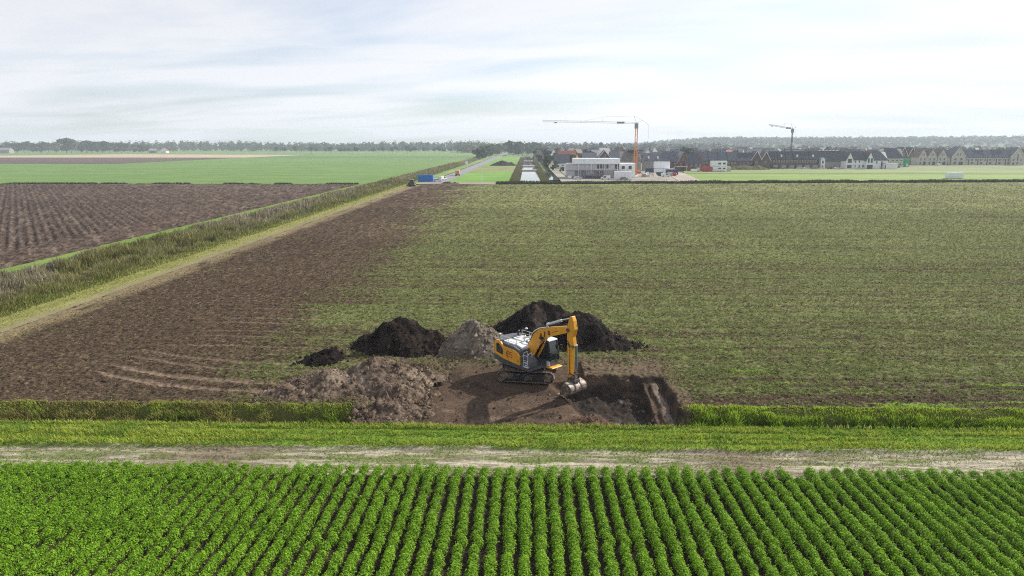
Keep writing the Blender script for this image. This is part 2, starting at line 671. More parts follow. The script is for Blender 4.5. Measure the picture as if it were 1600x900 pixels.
# --- grass verge and farm track between ditch and crop
def verge_h(x, y):
    z = .10 * (fbm(x / 1.5, y / .5, 3, 121) - .5)
    z = z + .07 * sstep(39.6, 41.2, y)
    rut = np.exp(-((y - 38.55) / .28) ** 2) + np.exp(-((y - 37.45) / .25) ** 2)
    z = z - .07 * rut - .10 * sstep(39.2, 38.9, y) + .03 * (fbm(x / .3, y / .2, 2, 123) - .5)
    mud = np.exp(-((x + 18.5) / 3.5) ** 2) + np.exp(-((x - 12.6) / 2.4) ** 2)
    z = z + .12 * mud * sstep(39.4, 38.6, y) * (fbm(x / .5, y / .4, 3, 125) - .5)
    return z + .02


def track_mask(x, y):
    e = 39.12 + .5 * (fbm(x / 5, y * 0, 3, 127) - .5)
    return sstep(e + .25, e - .2, y + .5 * (fbm(x / .8, y / .4, 3, 129) - .5))


gx = np.arange(-58, 58.01, .10)
gy = np.arange(35.4, 42.15, .075)
XV, YV = np.meshgrid(gx, gy)
ZV = verge_h(XV, YV)
tm = track_mask(XV, YV)
fn = fbm(XV / .5, YV / .25, 3, 131)
cg = mixc(np.array((.10, .19, .02)), np.array((.20, .29, .045)), fn)
ct = mixc(np.array((.19, .17, .12)), np.array((.38, .345, .265)), sstep(.35, .65, fbm(XV / 1.2, YV / .15, 3, 133)))
ct = mixc(ct, np.array((.13, .17, .045)), .8 * sstep(.40, .54, fbm(XV / 2.2, YV / .35, 4, 135) - .10 * sstep(0, 14, XV)) * (1 - .8 * np.exp(-((YV - 38.6) / .25) ** 2) - .8 * np.exp(-((YV - 36.9) / .25) ** 2)))
mud = np.exp(-((XV + 18.5) / 3.5) ** 2) + np.exp(-((XV - 12.6) / 2.4) ** 2)
ct = mixc(ct, mixc(np.array((.10, .075, .055)), np.array((.24, .19, .145)), fn), np.clip(.85 * mud, 0, 1))
grid_obj('farm_track', XV, YV, ZV, mixc(cg, ct, tm), MATS['near_soil'])

# --- soil under the crop
gx = np.arange(-58, 58.01, .125)
gy = np.concatenate([[-40, -10], np.arange(10, 35.6, .5)])
XS, YS = np.meshgrid(gx, gy)
ZS = .07 * np.cos(2 * math.pi * XS / .75) - .03
CS = mixc(np.array((.022, .017, .012)), np.array((.045, .034, .024)), fbm(XS / .4, YS / .4, 3, 141))
grid_obj('crop_soil', XS, YS, ZS, CS, MATS['near_soil'])

# --- left margin: grass strip, reed ditch, grass strip, ploughed field
def strip(name, xa, xb, ya, yb, colf, hf, material, nx, ny, inv=True):
    ys = 1.0 / np.linspace(1 / ya, 1 / yb, ny) if inv else np.linspace(ya, yb, ny)
    xs = np.linspace(xa, xb, nx)
    X_, Y_ = np.meshgrid(xs, ys)
    return grid_obj(name, X_, Y_, hf(X_, Y_), colf(X_, Y_), material)


def margin_col(x, y):
    f = fbm(x / 1.2, y / 6, 3, 151)
    c = mixc(np.array((.17, .175, .055)), np.array((.27, .26, .10)), f)
    return mixc(c, np.array((.20, .165, .115)), .7 * sstep(-53.2, -51.8, x + 1.6 * (fbm(x / 2, y / 7, 3, 153) - .5)))


strip('field_margin', -57.0, -51.1, 41.0, 326, margin_col, lambda x, y: .05 + .12 * (fbm(x / .9, y / 1.5, 3, 155) - .5), MATS['near_soil'], 40, 420)


def ditch_l(x, y):
    return .03 - 1.1 * sstep(-72.8, -68.5, x) * sstep(-57.0, -62.0, x)


strip('reed_ditch', -73.1, -56.9, 41.0, 1000, lambda x, y: mixc(np.array((.07, .07, .03)), np.array((.12, .105, .05)), fbm(x / 3, y / 8, 3, 157)), ditch_l, MATS['near_soil'], 40, 300)
strip('grass_bank', -77.2, -73.0, 41.0, 1000, lambda x, y: mixc(np.array((.10, .175, .035)), np.array((.185, .255, .065)), fbm(x / 2, y / 9, 3, 159)),
      lambda x, y: .06 + .1 * (fbm(x, y / 2, 2, 161) - .5), MATS['near_soil'], 10, 300)

FA = R(36.3)      # furrow heading, left of the field direction


def plough_uv(x, y):
    return x * math.cos(FA) + y * math.sin(FA), -x * math.sin(FA) + y * math.cos(FA)


def plough_h(x, y):
    u, v = plough_uv(x, y)
    hl = sstep(-92, -86, x)                       # headland turned parallel to the ditch
    ridge = np.sin(2 * math.pi * u / 1.55 + 1.2 * fbm(u / 3, v / 12, 2, 163)) * (1 - hl) + np.sin(2 * math.pi * x / 1.9) * hl
    z = .19 * ridge + .30 * (fbm(u / .5, v / 1.0, 3, 165) - .5) + .45 * (fbm(x / .45, y / .55, 2, 167) - .5)
    return z + .02


def plough_col(x, y):
    u, v = plough_uv(x, y)
    hl = sstep(-92, -86, x)
    f = .5 * fbm(u / .6, v / 1.1, 3, 169) + .5 * vnoise(x / .22, y / .7, 170)
    c = mixc(np.array((.042, .031, .025)), np.array((.122, .090, .073)), sstep(.28, .72, f))
    wide = .5 + .5 * np.sin(2 * math.pi * u / 3.1 + 2 * fbm(u / 8, v / 20, 2, 171))
    line = sstep(-.2, .8, np.sin(2 * math.pi * u / 1.55 + 1.2 * fbm(u / 3, v / 12, 2, 163)))
    c = c * (.62 + (.24 * wide + .34 * line) * (1 - hl) + .2 * hl)[..., None]
    c = mixc(c, np.array((.19, .145, .115)), .5 * sstep(.62, .76, fbm(u / .9, v / 5, 3, 173)))
    return c * (.85 + .35 * fbm(x / 30, y / 30, 3, 175))[..., None]


NRp, NCp = 400, 520
yy = 1.0 / np.linspace(1 / 52.0, 1 / 323.0, NRp)
YQ = np.repeat(yy[:, None], NCp, 1)
XQ = -77.0 - np.linspace(0, 1, NCp)[None, :] * (.84 * yy[:, None] + 40 - 62)
XQ = np.minimum(XQ, -77.0)
grid_obj('ploughed_field', XQ, YQ, plough_h(XQ, YQ), plough_col(XQ, YQ), MATS['field_soil'])


# --- far country: flat parcels
def poly(name, pts, z, c0, c1, sx=40., sy=15., material='far_ground', n=1, seed=0):
    """a parcel: corner outline filled with a fan-free grid between its left and right edges"""
    (ax, ay), (bx, by), (cx2, cy2), (dx, dy) = pts      # near-left, near-right, far-right, far-left
    nu, nv = 60, 50
    U, Vv = np.meshgrid(np.linspace(0, 1, nu), np.linspace(0, 1, nv))
    X_ = (ax * (1 - U) + bx * U) * (1 - Vv) + (dx * (1 - U) + cx2 * U) * Vv
    Y_ = (ay * (1 - U) + by * U) * (1 - Vv) + (dy * (1 - U) + cy2 * U) * Vv
    C_ = mixc(np.array(c0), np.array(c1), sstep(.25, .75, fbm(X_ / sx, Y_ / sy, 4, 181 + seed)))
    return grid_obj(name, X_, Y_, np.full_like(X_, z), C_, MATS[material])


# base sheet out to the horizon; sunk below the ditch and pit close to the camera
gx = np.array([-4500, -3000, -1200, -500, -200, -70, 70, 200, 500, 1200, 3000, 5400.])
gy = np.array([-1500, -500, -60, 60, 150, 400, 800, 1500, 3000, 5300.])
XB, YB = np.meshgrid(gx, gy)
ZB = np.where((np.abs(XB) < 100) & (YB > -100) & (YB < 100), -5.0, -.35)
ZB = np.where((XB > -100) & (XB < -60) & (YB < 1600) & (YB > -600), -5.0, ZB)
CB = np.zeros(XB.shape + (3,)) + np.array((.115, .165, .055))
grid_obj('ground', XB, YB, ZB, CB, MATS['far_ground'])

G1, G2 = (.105, .185, .045), (.135, .215, .060)
poly('green_field', [(-390, 323.5), (-77, 323.5), (-77, 660), (-390, 660)], 0.0, G1, G2, 60, 8, seed=1)
poly('green_field', [(-1300, 323.5), (-390.2, 323.5), (-390.2, 660), (-1300, 660)], 0.0, G1, G2, 60, 8, seed=2)
poly('green_field', [(-390, 660.2), (-77, 660.2), (-77, 940), (-400, 940)], 0.0, G1, G2, 60, 8, seed=3)
poly('dark_green_field', [(-400, 940.2), (-77, 940.2), (-77, 1120), (-400, 1120)], 0.0, (.085, .155, .045), (.105, .175, .055), 80, 20, seed=4)
poly('green_field', [(-400, 1120.2), (-77, 1120.2), (-77, 2300), (-400, 2300)], 0.0, (.11, .19, .05), (.14, .22, .065), 80, 30, seed=5)
poly('brown_field', [(-1900, 660.2), (-390.2, 660.2), (-400.2, 990), (-1900, 990)], 0.0, (.080, .055, .048), (.105, .075, .064), 100, 20, seed=6)
poly('stubble_parcel', [(-1000, 990.2), (-400.2, 990.2), (-400.2, 1290), (-760, 1330)], 0.0, (.36, .29, .19), (.42, .34, .23), 100, 20, seed=7)
poly('green_field', [(-2600, 990.2), (-1000.2, 990.2), (-760.2, 1330), (-2600, 1330)], 0.0, (.10, .18, .05), (.13, .21, .06), 100, 20, seed=8)
poly('green_field', [(-2600, 1330.2), (-400.2, 1330.2), (-400.2, 2300), (-2600, 2300)], 0.0, (.10, .18, .05), (.13, .21, .06), 100, 20, seed=9)
poly('verge', [(-56.8, 326.2), (-48.5, 326.2), (-48.5, 1500), (-56.8, 1500)], 0.0, (.13, .20, .05), (.19, .25, .08), 10, 30, seed=10)
poly('yard', [(-56.8, 323.2), (-8, 323.2), (-8, 343), (-48.4, 343)], .02, (.20, .17, .13), (.27, .24, .19), 10, 4, seed=11)
poly('meadow', [(-38.4, 343.2), (-8, 343.2), (-8, 470), (-38.4, 470)], 0.0, (.115, .235, .035), (.15, .28, .05), 20, 20, seed=12)
poly('meadow', [(-38.4, 470.2), (-8, 470.2), (-8, 590), (-38.4, 590)], 0.0, (.17, .20, .07), (.22, .22, .10), 20, 12, seed=13)
poly('meadow', [(-38.4, 590.2), (-8, 590.2), (-8, 1100), (-38.4, 1100)], 0.0, (.13, .24, .05), (.16, .27, .065), 20, 40, seed=14)
poly('meadow', [(-48.4, 343.2), (-48.5, 343.2), (-48.5, 1500), (-48.6, 1500)], -.01, (.13, .24, .05), (.16, .27, .065), 20, 40, seed=15)


def asphalt_road(x0, x1, y0, y1, z):
    m = mat('asphalt', (.20, .195, .195), .9, .15, .3, bump=.004, bscale=30)
    o = MB().box(x0, x1, y0, y1, z - .2, z).build('road', m)
    tag(o, kind='structure')
    paint = mat('road_paint', (.7, .7, .68), .7, .1, 1.0)
    for k, yv in enumerate(np.arange(y0 + 20, y1 - 10, 12.0)):
        if k > 40:
            break
        MB().box((x0 + x1) / 2 - .08, (x0 + x1) / 2 + .08, yv, yv + 4, z + .004, z + .012).build('lane_marking', paint, o)


asphalt_road(-47.6, -38.6, 335, 1500, .03)

wm = bpy.data.materials.new('canal_water')
wm.use_nodes = True
wp = wm.node_tree.nodes['Principled BSDF']
wp.inputs['Base Color'].default_value = (.03, .04, .035, 1)
wp.inputs['Roughness'].default_value = .04
wp.inputs['IOR'].default_value = 1.6
wp.inputs['Specular IOR Level'].default_value = 1.0
wnz = wm.node_tree.nodes.new('ShaderNodeTexNoise')
wnz.inputs['Scale'].default_value = 1.2
wb = wm.node_tree.nodes.new('ShaderNodeBump')
wb.inputs['Distance'].default_value = .01
wm.node_tree.links.new(wnz.outputs[0], wb.inputs['Height'])
wm.node_tree.links.new(wb.outputs[0], wp.inputs['Normal'])
MATS['water'] = wm
for (xa, xb, ya, yb) in ((-3.4, 8.2, 340, 497), (-4.2, 8.2, 512, 590), (-3.0, 6.2, 615, 770), (-3.0, 6.0, 800, 1090)):
    o = MB().box(xa, xb, ya, yb, -.9, -.28).build('canal', wm)
    tag(o, kind='structure')
o = MB().box(11.6, 17.6, 372, 470, -.9, -.28).build('canal', wm)
tag(o, kind='structure')
poly('canal_bank', [(8.2, 340), (11.6, 340), (11.6, 1090), (8.2, 1090)], -.05, (.12, .13, .05), (.19, .17, .08), 5, 9, seed=17)
poly('canal_bank', [(-8, 336), (-4.0, 336), (-4.0, 1090), (-8, 1090)], -.05, (.12, .13, .05), (.19, .17, .08), 5, 9, seed=18)

# building plots and meadow in front of the town
GB1, GB2 = (.15, .235, .045), (.20, .27, .07)
poly('meadow', [(86, 336), (800, 400), (800, 440), (100, 440)], 0.0, GB1, GB2, 60, 10, seed=21)
poly('meadow', [(100, 440.2), (800, 440.2), (800, 452), (101.6, 452)], -.01, (.08, .12, .035), (.11, .15, .05), 30, 4, seed=22)
poly('meadow', [(101.8, 452.2), (800, 452.2), (800, 560), (112, 505)], 0.0, (.16, .215, .06), (.21, .25, .09), 60, 12, seed=23)
poly('sand_road', [(74, 334), (86, 335.5), (101.6, 452), (90, 452)], .01, (.30, .26, .21), (.40, .36, .30), 8, 8, seed=24)
poly('building_plot', [(17.6, 338), (74, 338), (90, 452), (17.6, 452)], 0.0, (.22, .20, .16), (.33, .31, .27), 12, 6, seed=25)
poly('building_plot', [(17.6, 452.2), (101.6, 452.2), (111.8, 700), (17.6, 700)], 0.0, (.17, .18, .12), (.26, .25, .19), 20, 10, seed=26)
poly('town_ground', [(112, 505.2), (900, 562), (1400, 1500), (112, 1500)], -.03, (.14, .18, .075), (.20, .225, .12), 25, 25, seed=27)
poly('town_ground', [(17.6, 700.2), (111.8, 700.2), (111.8, 1500), (17.6, 1500)], -.03, (.13, .16, .08), (.22, .22, .16), 25, 25, seed=28)

# wooded rise on the right-hand horizon
nu, nv = 120, 30
U, Vv = np.meshgrid(np.linspace(-200, 5200, nu), np.linspace(2100, 5200, nv))
HZH = 34 * sstep(300, 900, U) * sstep(2100, 3000, Vv) * (.75 + .5 * fbm(U / 500, Vv / 500, 3, 191)) * (1 + .22 * sstep(900, 2400, U))
CH = np.zeros(U.shape + (3,)) + np.array((.06, .09, .04))
grid_obj('hills', U, Vv, HZH - .3, CH, MATS['far_ground'], smooth=True)


def hill_h(x, y):
    return 34 * sstep(300, 900, x) * sstep(2100, 3000, y) * (.75 + .5 * fbm(x / 500, y / 500, 3, 191)) * (1 + .22 * sstep(900, 2400, x)) - .3
# ------------------------------------------------------------------ crop rows
def leaf_quads(P, N, size, aspect=.62, roll=None, rg=rng):
    """rhombus leaves at P facing N"""
    n = len(P)
    N = N / np.linalg.norm(N, axis=1, keepdims=True)
    t = rg.normal(size=(n, 3))
    t -= (t * N).sum(1, keepdims=True) * N
    t /= np.linalg.norm(t, axis=1, keepdims=True) + 1e-9
    b = np.cross(N, t)
    s = np.asarray(size)[:, None] / 2
    V = np.stack([P - t * s, P + b * s * aspect - N * s * .25, P + t * s - N * s * .2, P - b * s * aspect - N * s * .25], 1).reshape(-1, 3)
    F = np.arange(4 * n).reshape(-1, 4)
    return V, F


def crop_row_mesh(seed, gap=None, L=18.6):
    """bushy plants at uneven spacing; each a dome of leaves"""
    rg = np.random.default_rng(100 + seed)
    yp = np.cumsum(rg.uniform(.15, .26, 130))
    yp = yp[yp < L]
    m = len(yp)
    big = fbm(yp / 3.0, yp * 0 + seed * 7.7, 2, 340 + seed)
    sz = (.90 + .34 * (big - .5) + .10 * rg.normal(size=m)).clip(.5, 1.15)
    sz = np.where(rg.random(m) < .03, sz * .5, sz)
    if gap:
        sz = sz * (1 - .85 * np.exp(-((yp - gap) / .8) ** 4))
    xp = .05 * rg.normal(size=m)
    per = 160
    k = np.repeat(np.arange(m), per)
    n = len(k)
    a = rg.uniform(0, 2 * math.pi, n)
    e = np.arcsin(rg.random(n) ** .8)
    r = 1 - .42 * rg.random(n) ** 1.8
    r = r * (1 + .25 * (rg.random(n) < .07))
    d = np.stack([np.cos(e) * np.cos(a), np.cos(e) * np.sin(a), np.sin(e)], -1)
    P = np.stack([xp[k] + d[:, 0] * .31 * sz[k] * r, yp[k] + d[:, 1] * .29 * sz[k] * r, .04 + d[:, 2] * .44 * sz[k] * r], -1)
    N = d + np.array([0, 0, .3]) + rg.normal(size=(n, 3)) * .5
    size = rg.uniform(.05, .105, n) * (.7 + .4 * sz[k])
    V, F = leaf_quads(P, N, size, rg=rg)
    tone = rg.random(m)
    c = mixc(np.array((.085, .195, .009)), np.array((.265, .455, .026)), np.clip(.35 * tone[k] + .75 * rg.random(n) - .05, 0, 1))
    c = mixc(c, np.array((.32, .54, .06)), .8 * (rg.random(n) < .11))
    c = mixc(c, np.array((.26, .24, .06)), .7 * (rg.random(n) < .006))
    return V, F, np.repeat(c, 4, 0)


ROWV = []
for k in range(7):
    V, F, c = crop_row_mesh(k, gap=8.4 if k == 6 else None)
    o = npmesh('crop_row', V, [F], MATS['leaf'], col=c)
    ROWV.append(o)
row_i = 0
used = set()
for i in range(-46, 47):
    x = .75 * i
    k = 6 if i in (19, 20) else (i * 5 + (i // 3)) % 6
    if k not in used:
        o = ROWV[k]
        used.add(k)
    else:
        o = link_copy(ROWV[k])
    o.location = (x, 17.45 + random.uniform(-.18, .12) - (.9 if i == 20 else 0), 0)
    o.scale = (random.uniform(.94, 1.08), 1, random.uniform(.9, 1.1))
    if i in (19, 20):
        tag(o, 'crop row broken by a bare gap in the right foreground, %s of two' % ('left' if i == 19 else 'right'), 'crop row', 'crop rows of the foreground field')
    else:
        if i == 0:
            lab = 'leafy green crop row pointing straight at the excavator'
        else:
            k_ = abs(i)
            suf = 'th' if 10 < k_ % 100 < 14 else {1: 'st', 2: 'nd', 3: 'rd'}.get(k_ % 10, 'th')
            lab = 'leafy green crop row, %d%s %s of the one pointing at the excavator' % (k_, suf, 'left' if i < 0 else 'right')
        tag(o, lab, 'crop row', 'crop rows of the foreground field')


# ------------------------------------------------------------------ grasses
def blades(P, h, w, lean, col, rg, bend=.35):
    """bent two-segment blades: P base, h height, w width, lean (n,2) tip offset per height"""
    n = len(P)
    a = rg.uniform(0, math.pi, n)
    d = np.stack([np.cos(a), np.sin(a), np.zeros(n)], -1) * (w / 2)[:, None]
    mid = P + np.stack([lean[:, 0] * h * bend, lean[:, 1] * h * bend, h * .6], -1)
    tip = P + np.stack([lean[:, 0] * h, lean[:, 1] * h, h], -1)
    V = np.stack([P - d, P + d, mid + d * .8, mid - d * .8, tip], 1).reshape(-1, 3)
    b = np.arange(n)[:, None] * 5
    Q = b + np.array([[0, 1, 2, 3]])
    T = b + np.array([[3, 2, 4]])
    return V, Q, T, np.repeat(col, 5, 0)


def grass_obj(name, label, P, h, w, lean, col, material, rg, cat='grass'):
    V, Q, T, c = blades(P, h, w, lean, col, rg)
    o = npmesh(name, V, [Q, T], MATS[material], col=c)
    return tag(o, label, cat, kind='stuff')


rg = np.random.default_rng(21)
# mown verge beside the track: low tufts swept into swathes
n = 60000
x = rg.uniform(-50, 50, n)
y = 39.0 + 3.25 * rg.random(n) ** .85
tmk = track_mask(x, y)
ok = rg.random(n) > tmk * .93
x, y = x[ok], y[ok]
n = len(x)
sw = sstep(.25, .75, fbm(x / 7, y / .28, 3, 401))
h = (.07 + .22 * sw + .05 * sstep(41.5, 42.1, y)) * rg.uniform(.6, 1.25, n)
P = np.stack([x, y, verge_h(x, y) - .02], -1)
c = mixc(np.array((.14, .235, .022)), np.array((.37, .44, .065)), np.clip(sw + .35 * rg.normal(size=n), 0, 1))
c = mixc(c, np.array((.40, .38, .16)), .7 * (rg.random(n) < .16))
c = mixc(c, np.array((.09, .22, .03)), .45 * sstep(.58, .74, fbm(x / 1.5, y / .6, 3, 403)))
grass_obj('verge_grass', 'short mown lime green grass strip between ditch and farm track', P, h, rg.uniform(.035, .075, n), rg.normal(size=(n, 2)) * .45 + np.array([-.1, -.2]), c, 'grass', rg)

# weeds and dry stems on the track
n = 30000
x = rg.uniform(-50, 50, n)
y = rg.uniform(35.8, 39.2, n)
gm = fbm(x / 2.2, y / .35, 4, 135)
ok = gm > .40 + .12 * rg.random(n)
x, y = x[ok], y[ok]
n = len(x)
P = np.stack([x, y, verge_h(x, y) - .01], -1)
c = mixc(np.array((.13, .20, .04)), np.array((.40, .37, .20)), rg.random(n))
grass_obj('track_weeds', 'sparse weeds and dry stems on the pale farm track', P, rg.uniform(.04, .12, n), rg.uniform(.03, .06, n), rg.normal(size=(n, 2)) * .6, c, 'grass', rg)

# long grass on the ditch banks
n = 105000
x = rg.uniform(-52, 52, n)
y = 42.2 + 3.9 * rg.random(n)
dug = (x > -10.4 + .5 * np.sin(y * 3)) & (x < 10.9 + .25 * np.sin(y * 5))
x, y = x[~dug], y[~dug]
n = len(x)
z = ditch_profile(y)
cl = sstep(.28, .72, fbm(x / .9, y / .55, 3, 411))
dry = sstep(-10, -24, x + 14 * (fbm(x / 6, y / 2, 2, 415) - .5))
h = (.16 + .55 * cl + .3 * sstep(.45, .65, fbm(x / 3.5, y / 2, 2, 419)) + .22 * dry * sstep(44.6, 43.2, y)) * rg.uniform(.6, 1.2, n)
h = h * (1 - .62 * sstep(44.9, 45.5, y)) * (.30 + .70 * sstep(42.9, 43.7, y))
fr_ = np.minimum(np.abs(x + 10.4), np.abs(x - 10.9)) + .9 * (fbm(x / .5, y / .5, 2, 420) - .5)
h = h * (.25 + .75 * sstep(0, 1.1, fr_)) * (.75 + .5 * fbm(x / 5, x * 0, 3, 422))
P = np.stack([x, y, z - .04], -1)
c = mixc(np.array((.055, .120, .012)), np.array((.26, .39, .042)), np.clip(cl + .3 * rg.normal(size=n), 0, 1))
c = mixc(c, np.array((.38, .50, .06)), .85 * sstep(44.9, 45.5, y))
dc = mixc(np.array((.22, .20, .055)), np.array((.36, .33, .13)), rg.random(n))
c = mixc(c, dc, np.clip(dry * 1.3 * sstep(.26, .50, fbm(x / 2.2, y / .8, 3, 417) + .2 * rg.normal(size=n)) + .5 * sstep(44.9, 44.0, y) * (rg.random(n) < .5) * sstep(.45, .6, fbm(x / 2.0, y, 3, 418)), 0, 1))
grass_obj('ditch_grass', 'tall green and straw-coloured grass on the ditch bank', P, h, rg.uniform(.03, .065, n), rg.normal(size=(n, 2)) * .30 + np.array([-.12, -.28]), c, 'grass', rg)

# regrowth on the stubble field
n = 560000
v = rg.uniform(1 / 318., 1 / 46., n)
y = 1 / v
x = rg.uniform(-1, 1, n) * (.82 * y + 12)
ok = (x > -50) & ~((x > -9) & (x < 11) & (y < 56)) & (rg.random(n) < np.clip(1.25 * green_mask(x, y) ** 1.2, .05, 1))
x, y = x[ok], y[ok]
f = fbm(x / .8, y / .6, 3, 421)
ok = f + .12 * rg.random(len(x)) > .53
x, y, f = x[ok], y[ok], f[ok]
n = len(x)
big = np.clip(y / 55, 1, 5.5)
P = np.stack([x, y, field_h(x, y) - .03], -1)
pal = rg.random(n)
c = mixc(np.array((.090, .128, .028)), np.array((.235, .270, .085)), pal)
c = mixc(c, np.array((.30, .28, .13)), .8 * (rg.random(n) < .10))
c = mixc(c, GREEN_B, .7 * sstep(.70, .80, fbm(x / 9, y / .55, 3, 71)) * sstep(66, 54, y) * (x > 10))
grass_obj('field_regrowth', 'sparse green regrowth scattered over the harvested field', P, rg.uniform(.05, .15, n) * big ** .5, rg.uniform(.05, .11, n) * big, rg.normal(size=(n, 2)) * .8, c, 'grass', rg)
print('regrowth', n)

# clods of turned earth on the bare parts
n = 150000
v = rg.uniform(1 / 150., 1 / 46., n)
y = 1 / v
x = rg.uniform(-1, 1, n) * (.82 * y + 10)
ok = (x > -50) & ~((x > -9) & (x < 11) & (y < 56)) & (rg.random(n) > green_mask(x, y) * .9) & (tracks(x, y) < .3)
x, y = x[ok], y[ok]
n = len(x)


def clods(name, label, x, y, z, s, c, material, rg, flat=.65):
    """irregular five-sided lumps"""
    n = len(x)
    a = rg.uniform(0, 2 * math.pi, n)
    ring = []
    for k in range(5):
        t = a + 2 * math.pi * k / 5
        rr = s * rg.uniform(.6, 1.15, n)
        ring.append(np.stack([x + rr * np.cos(t), y + rr * np.sin(t), z - s * .25 + 0 * x], -1))
    topv = np.stack([x + s * rg.uniform(-.4, .4, n), y + s * rg.uniform(-.4, .4, n), z + s * flat * rg.uniform(.6, 1.3, n)], -1)
    V = np.stack(ring + [topv], 1).reshape(-1, 3)
    b = np.arange(n)[:, None] * 6
    F = np.concatenate([b + np.array([[k, (k + 1) % 5, 5]]) for k in range(5)])
    o = npmesh(name, V, [F], MATS[material], col=np.repeat(c, 6, 0))
    if label:
        tag(o, label, 'soil', kind='stuff')
    return o


c = mixc(BROWN_D, BROWN * 1.35, rg.random(n))
c = mixc(c, BROWN_L, .7 * (rg.random(n) < .12))
clods('soil_clods', 'loose brown clods scattered over the bare part of the field', x, y, field_h(x, y), rg.uniform(.025, .075, n) * np.clip(y / 60, 1, 2), c, 'field_soil', rg)

# reeds and tall weeds in the left ditch
n = 150000
v = rg.uniform(1 / 700., 1 / 46., n) ** 1.0
y = 1 / v
x = rg.uniform(-73.2, -55.4, n)
ok = (rg.random(n) < .35 + .65 * sstep(-55, -60, x)) & (x > -.95 * y - 30)
x, y = x[ok], y[ok]
n = len(x)
cl = fbm(x / 2.0, y / 2.6, 4, 431)
tall = sstep(-56.0, -61, x + 2.4 * (fbm(x / 3, y / 3.0, 3, 432) - .5)) * sstep(-74.0, -69.5, x)
h = (.22 + 1.2 * tall * (.12 + 1.45 * sstep(.34, .68, cl)) + .35 * cl) * rg.uniform(.65, 1.2, n)
h = np.where(y > 330, h * 1.05, h)
zz = ditch_l(x, y)
big = np.clip(y / 80, 1, 5)
P = np.stack([x, y, zz - .05], -1)
band = fbm(x / 4, y / 14, 3, 433)
c = mixc(np.array((.120, .140, .036)), np.array((.340, .310, .130)), np.clip(band + .3 * rg.normal(size=n), 0, 1))
pal = sstep(-58, -67, x + 9 * (fbm(x / 3, y / 8, 3, 435) - .5)) * sstep(.40, .58, fbm(x / 6, y / 18, 3, 437))
c = mixc(c, mixc(np.array((.26, .22, .15)), np.array((.46, .42, .33)), rg.random(n)), np.clip(pal * (rg.random(n) < .75), 0, 1))
c = mixc(c, np.array((.16, .10, .05)), .6 * (rg.random(n) < .10))
c = mixc(c, np.array((.20, .235, .05)), .75 * sstep(-60, -56.5, x) * (rg.random(n) < .7))
c = mixc(c, np.array((.06, .17, .025)), .9 * sstep(-71.5, -74, x) * sstep(.42, .6, fbm(x / 3, y / 16, 3, 439)))
grass_obj('reeds', 'brown and olive reeds filling the long ditch on the left', P, h, rg.uniform(.06, .14, n) * big, rg.normal(size=(n, 2)) * .18 + np.array([.08, -.1]), c, 'reed', rg, 'reeds')

# grass on the margin beside the reeds
n = 26000
v = rg.uniform(1 / 320., 1 / 46., n)
y = 1 / v
x = rg.uniform(-57.5, -52.0, n)
ok = (rg.random(n) < sstep(-51.5, -54.5, x)) & (x > -.95 * y - 20)
x, y = x[ok], y[ok]
n = len(x)
big = np.clip(y / 80, 1, 4)
P = np.stack([x, y, 0 * x], -1)
c = mixc(np.array((.17, .21, .045)), np.array((.32, .31, .10)), rg.random(n))
grass_obj('margin_grass', 'yellow-green short grass along the field margin', P, rg.uniform(.06, .2, n), rg.uniform(.05, .1, n) * big, rg.normal(size=(n, 2)) * .5, c, 'grass', rg)

# dark weedy ditch along the far edge of the stubble field
n = 42000
x = rg.uniform(-14, 420, n)
y = far_edge(x) + 2.0 + rg.uniform(-1.5, 3.6, n)
hh = fbm(x / 6, y / 2, 3, 441)
P = np.stack([x, y, np.full(n, -.05)], -1)
c = mixc(np.array((.035, .05, .015)), np.array((.115, .125, .04)), np.clip(hh * 1.3 - .25 + .25 * rg.normal(size=n), 0, 1))
grass_obj('ditch_weeds', 'dark weedy ditch edge behind the large harvested field', P, (.5 + 1.5 * hh) * rg.uniform(.5, 1.15, n), rg.uniform(.3, .6, n), rg.normal(size=(n, 2)) * .2, c, 'reed', rg, 'weeds')
# dark fringe between ploughed field and the green field behind it
n = 9000
x = rg.uniform(-330, -78, n)
y = 323.3 + rg.uniform(-.5, .5, n)
P = np.stack([x, y, np.full(n, 0.)], -1)
c = mixc(np.array((.04, .07, .02)), np.array((.10, .15, .04)), rg.random(n))
grass_obj('field_edge_weeds', 'thin dark weedy line behind the ploughed field', P, rg.uniform(.2, .9, n) * sstep(.3, .6, fbm(x / 8, x * 0, 3, 443)), rg.uniform(.2, .5, n), rg.normal(size=(n, 2)) * .3, c, 'reed', rg, 'weeds')
# canal banks
n = 16000
v = rg.uniform(1 / 1000., 1 / 340., n)
y = 1 / v
x = np.where(rg.random(n) < .5, rg.uniform(-8.5, -3.2, n), rg.uniform(7.6, 11.8, n))
hh = fbm(x / 2, y / 6, 3, 445)
P = np.stack([x, y, np.full(n, -.3)], -1)
c = mixc(np.array((.09, .10, .035)), np.array((.20, .185, .08)), np.clip(hh + .3 * rg.normal(size=n), 0, 1))
grass_obj('canal_reeds', 'rough reeds along both banks of the canal', P, (.35 + 1.3 * hh) * rg.uniform(.5, 1.1, n), rg.uniform(.4, .8, n) * y / 600, rg.normal(size=(n, 2)) * .2, c, 'reed', rg, 'reeds')
